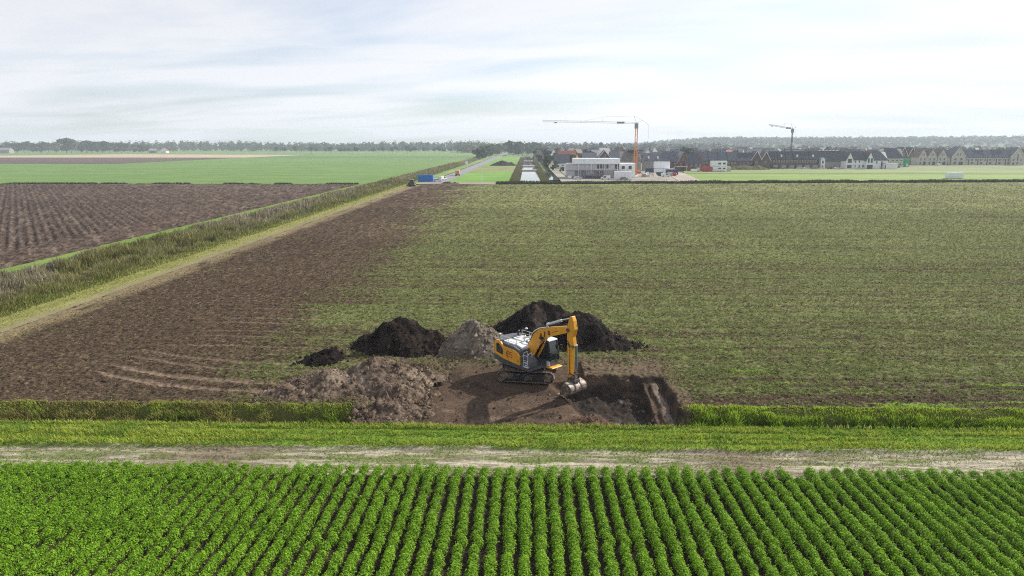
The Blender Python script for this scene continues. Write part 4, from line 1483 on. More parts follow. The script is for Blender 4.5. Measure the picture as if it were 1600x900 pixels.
for yq in (-BW, BW - .05):
    MB().prism(outer + [(4.45, BZ + .02 + Zo)], yq, yq + .05, 'y').build('side_plate', MATS['track_steel'], bucket)
for yq in (-.34, .34):
    MB().prism([(x + .0, z) for x, z in outer[:10]] + [(4.72 + (x - 4.72) * 1.09, BZ + Zo + (z - BZ - Zo) * 1.09) for x, z in outer[:10]][::-1], yq - .05, yq + .05, 'y').build('stiffener_rib', MATS['track_steel'], bucket)
MB().box(4.08, 4.34, -BW - .02, BW + .02, BZ - .56 + Zo, BZ - .515 + Zo).build('cutting_edge', MATS['worn_steel'], bucket)
MB().prism([(4.44, .40 + Zo), (5.2, .34 + Zo), (5.12, .66 + Zo), (4.56, .66 + Zo)], -.36, -.28, 'y').prism([(4.44, .40 + Zo), (5.2, .34 + Zo), (5.12, .66 + Zo), (4.56, .66 + Zo)], .28, .36, 'y').build('bucket_bracket', MATS['track_steel'], bucket)
# ------------------------------------------------------------------ trees
def PX(px, d):
    """world x of a picture column at distance d along the field direction"""
    u = math.tan(PITCH - math.atan(CAM_H / d))
    t = (px - 800) / FPX / (math.cos(PITCH) + u * math.sin(PITCH))
    ty = math.tan(YAW)
    return d * (t - ty) / (1 + t * ty)


def crown_mesh(seed, n=520, w=1.0, h=1.0, leaf=.16, z0=.28, lobes=9, flat=0.0):
    """unit-height tree crown: leaf clumps on several lobes, uneven and open"""
    rg = np.random.default_rng(700 + seed)
    L = []
    for k in range(lobes):
        a = rg.uniform(0, 2 * math.pi)
        rr = rg.uniform(.0, .26) * w
        zc = rg.uniform(z0 + .16, .86)
        shrink = 1 - .55 * abs(zc - .58) / .4
        L.append((rr * math.cos(a) * 1.0, rr * math.sin(a), zc, rg.uniform(.15, .25) * w * shrink, rg.uniform(.11, .18) * h))
    k = rg.integers(0, lobes, n)
    Lk = np.array(L)[k]
    d = rg.normal(size=(n, 3))
    d /= np.linalg.norm(d, axis=1, keepdims=True)
    r = rg.uniform(.55, 1.08, n) ** .6
    P = np.stack([Lk[:, 0] + d[:, 0] * Lk[:, 3] * r, Lk[:, 1] + d[:, 1] * Lk[:, 3] * r, Lk[:, 2] + d[:, 2] * Lk[:, 4] * r], -1)
    P[:, 2] = np.maximum(P[:, 2], z0 + rg.uniform(0, .05, n))
    N = d + rg.normal(size=(n, 3)) * .5 + np.array([0, 0, .3])
    V, F = leaf_quads(P, N, rg.uniform(.6, 1.4, n) * leaf, .9, rg=rg)
    return V, F, n, rg


def trunk_mesh(seed, z0=.3, r=.022):
    rg = np.random.default_rng(900 + seed)
    b = MB()
    b.tube((0, 0, -.02), (.01, .0, z0 + .12), r, r * .7, 8)
    b.tube((.01, 0, z0 + .12), (.0, .01, .8), r * .7, r * .15, 7)
    for k in range(5):
        a = rg.uniform(0, 6.28)
        zz = rg.uniform(z0 - .02, .55)
        L = rg.uniform(.14, .26)
        b.tube((.005, 0, zz), (L * math.cos(a), L * math.sin(a), zz + L * .8), r * .42, r * .08, 6)
    return b


LEAFC = {'green': ((.035, .060, .018), (.075, .110, .032)), 'dark': ((.022, .040, .016), (.050, .075, .026)),
         'olive': ((.055, .068, .024), (.105, .118, .045)), 'gold': ((.36, .20, .03), (.50, .30, .06))}
TREE_PROTO = {}


def tree_proto(kind, v, z0, w, n=520):
    key = (kind, v, z0, w)
    if key in TREE_PROTO:
        return TREE_PROTO[key]
    V, F, nn, rg = crown_mesh(hash(key) % 977 if False else (v * 13 + int(z0 * 100) + int(w * 10)), n=n, w=w, z0=z0)
    c0, c1 = LEAFC[kind]
    c = mixc(np.array(c0), np.array(c1), rg.random(nn))
    cr = npmesh('crown', V, [F], MATS['tree_leaf'], col=np.repeat(c, 4, 0))
    tr = trunk_mesh(v, z0).build('trunk', MATS['bark'])
    TREE_PROTO[key] = [cr, tr, True]
    return TREE_PROTO[key]


def tree(x, y, h, label, kind='green', v=0, z0=.22, w=1.0, group=None, wide=1.0, z=0.0, name='tree', n=520):
    p = tree_proto(kind, v, z0, w, n)
    root = empty(name, (x, y, z), random.uniform(0, 6.28))
    root.scale = (h * wide, h * wide, h)
    if p[2]:
        p[0].parent = root
        p[1].parent = root
        p[2] = False
    else:
        link_copy(p[0], root)
        link_copy(p[1], root)
    return tag(root, label, 'tree', group)


# line of roadside trees in front of the far wood, left half of the horizon
gt = 'roadside trees along the left horizon'
for i, pxv in enumerate((432, 444, 463, 487, 494, 509, 516, 532, 539, 545, 558, 583, 592, 598, 613, 620, 637, 642, 648, 664, 679, 686, 693, 704, 715, 721, 728, 736)):
    d = 1500 + 80 * math.sin(i * 1.7)
    x = PX(pxv, d)
    tree(x, d, random.uniform(10.5, 16.5) + (4 if pxv == 736 else 0), 'bare-stemmed roadside tree, %s from the left in the row under the left horizon' % (str(i + 1) + ({1: 'st', 2: 'nd', 3: 'rd'}.get((i + 1) % 10, 'th') if not 10 < i + 1 < 14 else 'th')), ('green', 'dark', 'olive')[i % 3], i % 3, .34, 1.05, gt, random.uniform(.85, 1.35))
# farm copse on the far left
gc = 'trees around the farm on the left'
for i, (pxv, h) in enumerate(((2, 15), (14, 18), (27, 17), (38, 19), (52, 17), (63, 16), (76, 18), (88, 19), (104, 25), (112, 22), (128, 17), (136, 21), (144, 19), (152, 16), (160, 20), (171, 17), (180, 15), (190, 17), (200, 16), (211, 15), (222, 14), (231, 12))):
    d = 1560 + 60 * math.sin(i * 2.1)
    x = PX(pxv, d)
    lab = 'tallest rounded tree of the farm copse on the far left' if h == 25 else 'broad leafy tree, %s from the left in the farm copse' % nth(i + 1)
    tree(x, d, h * 1.3, lab, ('green', 'dark', 'olive')[(i * 2) % 3], i % 3, .05, 1.5, None if h == 25 else gc, random.uniform(1.0, 1.3))
# tree row beside the road, middle distance
gr = 'trees in a row beside the straight road'
for i, (xx, yy_, h) in enumerate(((-57, 860, 14), (-60, 905, 15.5), (-56, 950, 16), (-58, 1000, 17), (-56, 1060, 18), (-57, 1130, 18), (-55, 1210, 19), (-54, 1300, 20), (-53, 1400, 20), (-52, 1500, 21))):
    lab = 'dark rounded tree nearest of the row beside the straight road' if i == 0 else 'dark leafy tree, %s nearest in the row beside the straight road' % nth(i + 1)
    tree(xx, yy_, h, lab, ('dark', 'green')[i % 2], i % 3, .04, 1.5, None if i == 0 else gr, 1.15)
gk = 'big trees where the road meets the canal'
for i, (xx, yy_, h) in enumerate(((-22, 1190, 24), (-14, 1200, 22), (-7, 1215, 23), (-30, 1290, 25), (3, 1260, 22), (10, 1330, 22), (17, 1400, 23), (24, 1300, 20))):
    tree(xx, yy_, h, 'large hazy tree standing beyond the end of the canal', ('dark', 'green')[i % 2], i % 3, .04, 1.5, gk, 1.1)
# trees and shrubs between canal and town
gs = 'shrubs and trees on the canal side of the town'
for i, (xx, yy_, h, kd) in enumerate(((15, 560, 8, 'dark'), (19, 610, 10, 'dark'), (23, 540, 6, 'green'), (14, 680, 9, 'olive'), (26, 640, 9, 'green'), (31, 700, 11, 'dark'), (21, 760, 12, 'dark'), (34, 600, 7, 'olive'), (12, 820, 12, 'green'),
                                      (28, 860, 13, 'dark'), (44, 760, 12, 'green'), (53, 690, 10, 'olive'), (48, 640, 8, 'dark'), (38, 900, 14, 'green'), (18, 940, 14, 'dark'), (60, 850, 13, 'green'), (19, 500, 4, 'olive'), (24, 470, 3.5, 'green'), (15, 520, 4, 'dark'))):
    tree(xx, yy_, h, 'bushy tree among the shrubs between canal and building site', kd, i % 3, .06, 1.4, gs, 1.1)
tree(38.5, 590, 11, 'golden-yellow autumn tree behind the white building under construction', 'gold', 1, .12, 1.4, None, 1.1)
tree(33.5, 560, 10.5, 'grey-green open tree left of the golden autumn tree', 'olive', 2, .10, 1.5, None, 1.1)
tree(PX(939, 1450), 1450, 30, 'tall pointed poplar rising above the far wood', 'dark', 2, .05, .62, None, .75)


# far woods: one mass of crowns each
def wood(name, label, x, y, h, w, z, seed, cols, nq=44):
    rg = np.random.default_rng(seed)
    n = len(x)
    k = np.repeat(np.arange(n), nq)
    d = rg.normal(size=(n * nq, 3))
    d /= np.linalg.norm(d, axis=1, keepdims=True)
    r = rg.uniform(.5, 1.05, n * nq)
    up = np.clip(.50 + d[:, 2] * .46 * r + .05 * rg.normal(size=n * nq), .0, 1.05)
    tap = 1 - .45 * np.abs(up - .45)
    P = np.stack([x[k] + d[:, 0] * w[k] * r * tap, y[k] + d[:, 1] * w[k] * r * tap, z[k] + up * h[k]], -1)
    N = d + np.array([0, 0, .3])
    V, F = leaf_quads(P, N, rg.uniform(.35, .75, n * nq) * w[k], .9, rg=rg)
    t = rg.random(n)
    c = mixc(np.array(cols[0]), np.array(cols[1]), np.clip(t[k] + .25 * rg.normal(size=n * nq), 0, 1))
    o = npmesh(name, V, [F], MATS['tree_leaf'], col=np.repeat(c, 4, 0))
    return tag(o, label, 'wood', kind='stuff')


rg = np.random.default_rng(77)
WC = ((.030, .050, .022), (.080, .100, .040))
n = 900
x = rg.uniform(-2000, -120, n)
y = rg.uniform(1900, 2150, n)
wood('far_wood', 'continuous dark wood along the left horizon', x, y, rg.uniform(20, 31, n) * (.75 + .5 * fbm(x / 120, y / 500, 3, 601)), rg.uniform(7, 12, n), np.full(n, -.3), 602, WC)
n = 420
x = rg.uniform(-160, 460, n)
y = rg.uniform(1550, 1900, n)
wood('far_wood', 'hazy wood behind canal and crane along the centre horizon', x, y, rg.uniform(17, 27, n), rg.uniform(7, 11, n), np.full(n, -.3), 604, WC)
n = 2000
x = rg.uniform(250, 2900, n)
y = 2150 + 1150 * rg.random(n) ** .8
wood('far_wood', 'hazy wooded rise along the right horizon above the town', x, y, rg.uniform(14, 24, n), rg.uniform(9, 16, n), hill_h(x, y) - 1.0, 606, ((.030, .050, .024), (.085, .105, .045)), 34)
n = 700
x = rg.uniform(120, 1500, n)
y = rg.uniform(1250, 2000, n)
wood('far_wood', 'band of trees among the last roofs of the town', x, y, rg.uniform(9, 19, n), rg.uniform(5, 9, n), np.full(n, -.3), 608, ((.032, .052, .024), (.09, .11, .05)), 34)
# ------------------------------------------------------------------ houses
mat('brick_red', (.17, .070, .052), .9, .2, .6, bump=.004, bscale=6)
mat('brick_dark', (.115, .068, .056), .9, .2, .6)
mat('brick_cream', (.50, .45, .38), .9, .12, .6)
mat('brick_grey', (.30, .275, .255), .9, .12, .6)
mat('render_white', (.80, .80, .80), .85, .06, .4)
mat('roof_slate', (.105, .115, .145), .7, .2, .8)
mat('roof_dark', (.058, .064, .086), .65, .2, .8)
mat('roof_brown', (.15, .125, .115), .8, .2, .8)
mat('roof_grey', (.25, .26, .28), .75, .15, .8)
mat('roof_red', (.26, .085, .06), .8, .2, .8)
mat('trim_white', (.82, .82, .82), .6, .05, 1.0)
mat('panel_solar', (.012, .016, .035), .2, .2, .5, spec=.6)
glass_mat('window_glass', (.035, .042, .05), .12)
mat('door_dark', (.05, .055, .06), .5, .2, 1.0)
mat('timber', (.28, .19, .11), .8, .2, 1.0)


def house(name, label, x, y, w, d, eave, ridge, rz=0.0, wall='brick_red', roof='roof_slate', kind='side',
          wins=(), doors=(), chimney=None, trim=False, solar=False, dormers=0, cat='house', group=None, hip=0.0, gable_wins=0):
    """front faces -y. kind 'side': ridge runs across (roof slope faces the viewer); 'gable': ridge runs away;
    wins/doors: (x0, x1, z0, z1) on the front wall"""
    root = empty(name, (x, y, 0), rz)
    tag(root, label, cat, group)
    o = .35
    if kind == 'side':
        MB().prism([(0, 0), (d, 0), (d, eave), (d / 2, ridge - .25), (0, eave)], 0, w, 'x').build('wall', MATS[wall], root)
        r = MB()
        th = .22
        sl = (ridge - eave) / (d / 2)
        ze = eave - o * sl
        r.add([(-o + 0, -o, ze), (w + o, -o, ze), (w + o - hip, d / 2, ridge), (-o + hip, d / 2, ridge), (w + o, d + o, ze), (-o, d + o, ze),
               (-o, -o, ze + th), (w + o, -o, ze + th), (w + o - hip, d / 2, ridge + th), (-o + hip, d / 2, ridge + th), (w + o, d + o, ze + th), (-o, d + o, ze + th)],
              [(0, 3, 2, 1), (3, 5, 4, 2), (6, 7, 8, 9), (9, 8, 10, 11), (0, 1, 7, 6), (4, 5, 11, 10), (1, 2, 8, 7), (2, 4, 10, 8), (0, 6, 9, 3), (3, 9, 11, 5)])
        if hip:
            r.add([(-o, -o, ze + th - .01), (-o + hip, d / 2, ridge + th - .01), (-o, d + o, ze + th - .01)], [(0, 1, 2)])
            r.add([(w + o, -o, ze + th - .01), (w + o - hip, d / 2, ridge + th - .01), (w + o, d + o, ze + th - .01)], [(0, 2, 1)])
        rf = r.build('roof', MATS[roof], root)
        if solar:
            nx = max(1, int(w / 2.2))
            for k in range(nx):
                xa = .4 + k * (w - .8) / nx
                xb = xa + (w - .8) / nx - .15
                za, zb_ = eave + (ridge - eave) * .35, eave + (ridge - eave) * .9
                ya, yb = d / 2 * .35, d / 2 * .9
                MB().add([(xa, ya, za + th + .1), (xb, ya, za + th + .1), (xb, yb, zb_ + th + .1), (xa, yb, zb_ + th + .1), (xa, ya, za + th + .02), (xb, ya, za + th + .02), (xb, yb, zb_ + th + .02), (xa, yb, zb_ + th + .02)],
                         [(0, 1, 2, 3), (0, 4, 5, 1), (1, 5, 6, 2), (2, 6, 7, 3), (3, 7, 4, 0)]).build('solar_panel', MATS['panel_solar'], rf)
        for k in range(dormers):
            xm = w * (k + .5) / dormers
            zm = eave + (ridge - eave) * .35
            MB().box(xm - .55, xm + .55, d / 2 * .22, d / 2 * .75, zm - .4, zm + 1.25).build('dormer', MATS['trim_white'], rf)
        if trim:
            for xa in (-o - .05, w + o - .1):
                MB().bar((xa + .08, -o - .02, ze + .1), (xa + .08, d / 2, ridge + .1), .18, .3).build('verge_board', MATS['trim_white'], rf)
    else:
        MB().prism([(0, 0), (w, 0), (w, eave), (w / 2, ridge - .25), (0, eave)], 0, d, 'y').build('wall', MATS[wall], root)
        th = .22
        sl = (ridge - eave) / (w / 2)
        ze = eave - o * sl
        r = MB()
        r.add([(-o, -o, ze), (w / 2, -o, ridge), (w / 2, d + o, ridge), (-o, d + o, ze), (w + o, -o, ze), (w + o, d + o, ze),
               (-o, -o, ze + th), (w / 2, -o, ridge + th), (w / 2, d + o, ridge + th), (-o, d + o, ze + th), (w + o, -o, ze + th), (w + o, d + o, ze + th)],
              [(0, 1, 2, 3), (1, 4, 5, 2), (6, 9, 8, 7), (7, 8, 11, 10), (0, 6, 7, 1), (1, 7, 10, 4), (0, 3, 9, 6), (4, 10, 11, 5), (3, 2, 8, 9), (2, 5, 11, 8)])
        rf = r.build('roof', MATS[roof], root)
        if trim:
            for xa, xb in ((-o, w / 2), (w + o, w / 2)):
                MB().bar((xa, -o - .06, ze + .05), (xb, -o - .06, ridge + .05), .12, .32).build('verge_board', MATS['trim_white'], rf)
    for (xa, xb, za, zb_) in wins:
        wn_ = MB().box(xa, xb, -.06, .05, za, zb_).build('window', MATS['trim_white'], root)
        MB().box(xa + .1, xb - .1, -.085, -.05, za + .1, zb_ - .1).build('pane', MATS['window_glass'], wn_)
    for (xa, xb, za, zb_) in doors:
        MB().box(xa, xb, -.07, .05, za, zb_).build('door', MATS['door_dark'], root)
    if chimney is not None:
        MB().box(chimney, chimney + .7, d / 2 - .35, d / 2 + .35, ridge - .6, ridge + .9).build('chimney', MATS[wall], rf)
    return root


def row_wins(w, z0, z1, n, ww=.9):
    return [((k + .5) * w / n - ww / 2, (k + .5) * w / n + ww / 2, z0, z1) for k in range(n)]


# --- front row, left to right
D = 500
house('brick_house', 'dark red-brick house with grey side roof, left end of the front row', PX(1036, D), D, 10, 10, 6.6, 12.6, 0, 'brick_red', 'roof_slate', 'side', wins=row_wins(10, 3.6, 5, 3) + row_wins(10, .9, 2.4, 2), doors=[(.5, 1.5, 0, 2.1)], chimney=7)
house('brick_house', 'red-brick gabled house with steep grey roof right of the left end house', PX(1058, D - 3), D - 3, 8.5, 14, 5.0, 13.0, 0, 'brick_red', 'roof_grey', 'gable', wins=[(2, 3.2, 3.4, 5), (5, 6.2, 3.4, 5), (3.6, 4.8, 7, 8.6)], doors=[(3.5, 4.6, 0, 2.2)])
house('brick_house', 'red-brick house with broad dark hipped roof left of the red container', PX(1070, D - 6), D - 6, 12.5, 11, 5.2, 11.6, 0, 'brick_red', 'roof_dark', 'side', wins=row_wins(12, 2.8, 4.4, 4), doors=[(5, 6.2, 0, 2.2)], hip=3.0)
D = 530
for k in range(4):
    house('terraced_house', 'slate-roofed brick terraced house behind the white site cabin, %s from the left' % ('first', 'second', 'third', 'fourth')[k], PX(1092, D) + k * 7.0, D, 6.96, 9.5, 6.6, 12.6, 0, 'brick_dark', 'roof_slate', 'side', wins=row_wins(7, 3.7, 5.2, 3) + [(4, 6, .9, 2.5)], doors=[(1, 2, 0, 2.2)], chimney=5.8 if k % 2 else None, group='slate-roofed terrace behind the site cabin')
D = 540
house('brick_house', 'low brick house with dark solar roof left of the white roof edges', PX(1148, D), D, 14.5, 10, 6.0, 12.0, 0, 'brick_dark', 'roof_slate', 'side', wins=row_wins(14, 3.3, 4.8, 5), doors=[(6, 7.2, 0, 2.2)], solar=True)
house('brick_house', 'small gabled house with crossed white roof edges, left one of the pair', PX(1173.5, D), D, 7.6, 11, 7.0, 13.0, 0, 'brick_dark', 'roof_dark', 'gable', wins=[(3, 4.6, 4, 5.6)], doors=[(2.8, 4.4, 0, 2.4)], trim=True)
house('brick_house', 'small gabled house with crossed white roof edges, right one of the pair', PX(1189, D), D, 6.4, 11, 7.0, 12.6, 0, 'brick_dark', 'roof_dark', 'gable', wins=[(2.4, 4, 4, 5.6)], doors=[(2, 3.4, 0, 2.4)], trim=True)
D = 545
tw = (PX(1276, D) - PX(1202, D)) / 6
ords = ('first', 'second', 'third', 'fourth', 'fifth', 'sixth')
for k in range(6):
    xx = PX(1202, D) + k * tw
    r = house('terraced_house', '%s brick terraced house from the left in the solar-roofed row' % ords[k], xx, D, tw - .03, 9.5, 7.2, 12.8, 0, 'brick_dark', 'roof_dark', 'side', wins=row_wins(tw, 4.6, 6.2, 3, .8), doors=[(.6, 1.7, 0, 2.2)], solar=True, dormers=1 if k % 2 else 0, group='brick terrace with solar panels')
    MB().box(2.2, tw - .5, -3.0, -.02, 0, 2.6).build('porch_extension', MATS['brick_grey'], r)
D = 550
house('brick_house', 'dark-roofed house with white zigzag ridge left of the white houses', PX(1277, D), D, 22, 11, 5.6, 13.0, 0, 'brick_grey', 'roof_dark', 'side', wins=row_wins(22, 1, 2.6, 6), doors=[(2, 3.2, 0, 2.4)])
for k in range(6):
    xx = PX(1281, D) + k * 2.7
    tag(MB().bar((xx, D + 5.3, 13.45), (xx + 1.9, D + 5.3, 13.85), 1.0, .3).build('roof_vent', MATS['trim_white']), 'white slanted vent on the ridge of the dark roof', 'roof vent', 'white roof vents on the dark ridge')
house('white_porch', 'tall white narrow entrance tower against the dark-roofed house', PX(1281, D - 3), D - 4, 3.2, 3.8, 7.2, 8.4, 0, 'render_white', 'roof_grey', 'gable', wins=[(.8, 2.2, 3.6, 6.0)], doors=[(.9, 2.1, 0, 2.3)], cat='building')
D = 540
house('white_house', 'left white gabled house with dark roof beside the meadow', PX(1321, D), D, 5.6, 9, 6.5, 12.2, 0, 'render_white', 'roof_dark', 'gable', wins=[(1.2, 4.4, 4.4, 7.6), (1, 4.6, .4, 3)])
house('white_house', 'white house with dark side roof between the two white gables', PX(1332.5, D), D + 1, 9.5, 9, 6.8, 12.8, 0, 'render_white', 'roof_dark', 'side', wins=[(1.5, 2.5, 4.4, 6.2), (4.5, 5.5, 4.4, 6.2), (1.5, 2.5, 1, 3), (4.5, 5.6, .5, 3), (7.2, 8.6, .9, 3)])
house('white_house', 'right white gabled house with tall windows and grey garage', PX(1351, D), D - 2, 5.4, 9, 6.5, 12.6, 0, 'render_white', 'roof_dark', 'gable', wins=[(.8, 2.3, 4.4, 8), (3, 4.6, 4.4, 8)], doors=[(.6, 4.9, 0, 3.0)])
house('white_house', 'white house under a big dark hipped roof with skylight', PX(1357, D), D - 1.0, 13.5, 11, 6.6, 12.8, 0, 'render_white', 'roof_dark', 'side', wins=[(4.8, 5.8, 3.6, 6), (9.6, 10.4, 1, 3)], doors=[(8.6, 9.6, 0, 5.6)], hip=4.2)
house('garage', 'flat white garage at the right end of the white houses', PX(1377, D), D - 4, 10, 6, 3.8, 4.1, 0, 'render_white', 'roof_grey', 'side', doors=[(.4, 1.2, 0, 3)], cat='garage')
D = 600
house('white_house', 'long cream house with broad dark hipped roof behind the garage', PX(1377, D), D, 18, 12, 7.2, 14.8, 0, 'brick_cream', 'roof_dark', 'side', wins=row_wins(18, 4.2, 5.4, 5, 2) + row_wins(18, 1, 2.4, 4, 2), hip=4.5)
D = 660
for k in range(2):
    house('dark_house', 'dark gabled house with white roof edges behind the green site tower, %s of two' % ('left', 'right')[k], PX(1404 + k * 13.5, D), D, 7.8, 12, 7.5, 15.5, 0, 'brick_dark', 'roof_dark', 'gable', trim=True, wins=[(3.2, 4.6, 8, 10), (2, 3, 4, 6), (5, 6, 4, 6)])
D = 640
specs = [('gable', 1434, 8, 'roof_brown', 'first'), ('gable', 1448, 8.5, 'roof_brown', 'second'), ('gable', 1464, 8.5, 'roof_slate', 'third'), ('gable', 1486, 12, 'roof_slate', 'fourth')]
for i, (kd, pxv, w, rf, od) in enumerate(specs):
    house('cream_house', 'cream brick gabled house, %s from the left in the right-hand row' % od, PX(pxv, D), D, w, 12, 7.4, 14.5 + (.8 if i == 3 else 0), 0, 'brick_cream', rf, 'gable',
          wins=[(w * .18, w * .36, 4.0, 6.2), (w * .62, w * .8, 4.0, 6.2), (w * .36, w * .48, 8.2, 10.4), (w * .54, w * .66, 8.2, 10.4), (w * .15, w * .35, .4, 3)], doors=[(w * .55, w * .85, 0, 3.0)], trim=(i == 3))
    if i < 3:
        house('cream_house', 'cream terraced house with dark side roof beside the %s gable' % od, PX(pxv, D) + w + .5, D + 1.5, max(2.5, PX(specs[i + 1][1], D) - PX(pxv, D) - w - 1.0), 10, 7.2, 13.2, 0, 'brick_cream', rf, 'side', doors=[(.5, 1.4, 0, 2.3)])
tw = (PX(1580, D) - PX(1508, D)) / 5
for k in range(5):
    house('terraced_house', '%s cream terraced house from the left in the long right-hand terrace' % ords[k], PX(1508, D) + k * tw, D + 1, tw - .04, 10, 6.8, 13.4, 0, 'brick_cream', 'roof_slate', 'side', wins=[(.6, 2.4, 3.8, 5.4), (4.9, 7.2, 3.8, 5.4), (5, 7.4, .8, 2.6)], doors=[(2.9, 3.8, 0, 5.6)], solar=k in (1, 3), group='long cream terrace on the right')
house('cream_house', 'cream gabled end house of the long right-hand terrace', PX(1577, D), D - 1, 12, 12, 7.6, 15.4, 0, 'brick_cream', 'roof_slate', 'gable', wins=[(2, 3.2, 3.6, 6), (5.2, 6.6, 3.6, 10), (8.4, 9.6, 3.6, 6), (5.2, 6.6, .4, 3)], doors=[(2, 3.2, 0, 2.4)], trim=True)
house('brick_house', 'red-roofed house at the far right edge behind the terrace', PX(1594, D), D + 14, 12, 10, 6, 12, 0, 'brick_red', 'roof_red', 'side', wins=row_wins(12, 3.5, 5, 3))
house('cream_house', 'grey house at the right frame edge beside the red roof', PX(1616, D), D + 2, 14, 10, 6.5, 13, 0, 'brick_cream', 'roof_slate', 'side', wins=row_wins(14, 3.5, 5, 4))

# --- buildings behind the construction site
D = 520
house('dark_barn', 'black-roofed barn with white base left of the building site', PX(866, D + 20), D + 20, 11.5, 14, 4.2, 10.6, 0, 'render_white', 'roof_dark', 'side', wins=[(1.8, 2.6, 1, 3.4), (5.5, 7.5, 2, 3)], cat='barn')
house('red_roof_house', 'house with faded red roof behind the black barn', PX(872, 640), 640, 16, 12, 7, 12.5, 0, 'brick_red', 'roof_red', 'side')
house('dark_house', 'dark house with white-edged gable behind the building site', PX(934, 500), 500, 9, 10, 8.6, 14.0, 0, 'brick_dark', 'roof_dark', 'gable', trim=True, wins=[(4, 5.4, 9, 11)])
house('dark_house', 'low dark-roofed house left of the white-edged gable', PX(910, 505), 505, 10, 10, 8.0, 12.2, 0, 'brick_dark', 'roof_slate', 'side')
house('dark_house', 'dark-roofed house right of the white-edged gable', PX(953, 510), 510, 9, 10, 8.4, 13.0, 0, 'brick_dark', 'roof_slate', 'side', wins=row_wins(9, 5, 6.6, 3))
house('brick_house', 'house with steep grey-brown hipped roof left of the tall crane', PX(969, 480), 480, 14, 12, 7.4, 13.6, 0, 'brick_grey', 'roof_brown', 'side', hip=4, wins=row_wins(14, 4.4, 6, 4))
fl = MB().box(PX(983, 478), PX(1004, 478), 482, 488, 13.9, 14.7).build('flat_roof', MATS['roof_dark'])
tag(fl, 'flat dark roof slab above the hipped house at the crane', 'roof')
house('brick_house', 'grey-roofed house right of the tall crane with pale balcony', PX(1006, 500), 500, 13, 10, 6.8, 12.0, 0, 'brick_grey', 'roof_slate', 'side', wins=row_wins(13, 4, 5.6, 4), dormers=2)

# --- hazy rows of roofs further back
rg = np.random.default_rng(5)
gb = 'hazy rows of houses in the back of the town'
protos = []
cnt = 0
COLN = {'brick_red': 'red-brick', 'brick_dark': 'dark-brick', 'brick_cream': 'cream', 'brick_grey': 'grey', 'render_white': 'white', 'roof_slate': 'slate', 'roof_dark': 'dark', 'roof_brown': 'brown', 'roof_grey': 'pale grey', 'roof_red': 'red'}
ROWN = ('first', 'second', 'third', 'fourth', 'fifth')
look = []
for ri, (dist, pxa, pxb, step) in enumerate(((640, 1020, 1380, 26), (720, 850, 1440, 25), (820, 860, 1640, 23), (950, 880, 1640, 20), (1120, 900, 1640, 19))):
    p = pxa
    while p < pxb:
        d = dist + rg.uniform(-18, 25)
        w = rg.uniform(9, 17)
        kd = 'gable' if rg.random() < .3 else 'side'
        wl_ = ('brick_red', 'brick_dark', 'brick_cream', 'brick_grey', 'render_white')[rg.integers(0, 5)]
        rf = ('roof_slate', 'roof_dark', 'roof_brown', 'roof_grey', 'roof_red', 'roof_grey', 'roof_grey', 'roof_brown')[rg.integers(0, 8)]
        if cnt < 14:
            h0 = house('house', 'small hazy house among the rows behind the front terraces', PX(p, d), d, w if kd == 'side' else w * .7, 10, 6.4, 11 + rg.uniform(0, 3), rg.uniform(-.15, .15), wl_, rf, kd, wins=row_wins(w * .7, 3.5, 5, 3), chimney=None if rg.random() < .5 else 2.0, group=gb)
            protos.append(h0)
            look.append((COLN[wl_], COLN[rf], kd))
            kk = len(protos) - 1
        else:
            kk = int(rg.integers(0, len(protos)))
            h0 = copy_tree(protos[kk])
            h0.location = (PX(p, d), d, 0)
            h0.rotation_euler = (0, 0, rg.uniform(-.2, .2) + (0, 0, .7, 1.57, -.6)[rg.integers(0, 5)])
            h0.scale = (rg.uniform(.75, 1.15), 1, rg.uniform(.92, 1.15))
        wcol, rcol, kk2 = look[kk]
        side = 'left of the tall crane' if p < 990 else ('between the two cranes' if p < 1234 else ('above the white houses' if p < 1400 else 'above the cream houses at right'))
        h0['label'] = '%s house with %s roof, %s back row, %s' % (wcol, rcol, ROWN[ri], side)
        cnt += 1
        p += step * rg.uniform(.7, 1.4)
# garden trees between the houses
gg = 'garden trees between the houses of the town'
for i in range(95):
    d = rg.uniform(600, 1250)
    pt = rg.uniform(850, 1640)
    side = 'left of the tall crane' if pt < 990 else ('between the two cranes' if pt < 1234 else ('above the white houses' if pt < 1400 else 'above the cream houses at right'))
    tree(PX(pt, d), d, rg.uniform(7, 15), '%s garden tree among the %s roofs %s' % (('green', 'dark', 'olive')[i % 3], 'nearer' if d < 820 else 'far', side), ('green', 'dark', 'olive')[i % 3], i % 3, .06, 1.4, gg, 1.1)

# farm house on the left horizon
D = 1540
house('farm_shed', 'pale-roofed farm shed beside the copse on the left horizon', PX(233, D), D, 14, 14, 5, 9.5, .2, 'brick_dark', 'roof_grey', 'side', cat='shed')
house('farm_house', 'white-fronted farmhouse with reddish roof on the left horizon', PX(250, D), D, 14, 12, 4.5, 10.5, .1, 'render_white', 'roof_red', 'gable', wins=[(4, 6, 1, 3), (8, 10, 1, 3)])
house('farm_shed', 'long pale-roofed shed in the copse at the far left', PX(38, D), D - 80, 26, 14, 7, 11.5, 0, 'brick_grey', 'roof_grey', 'side', cat='shed')
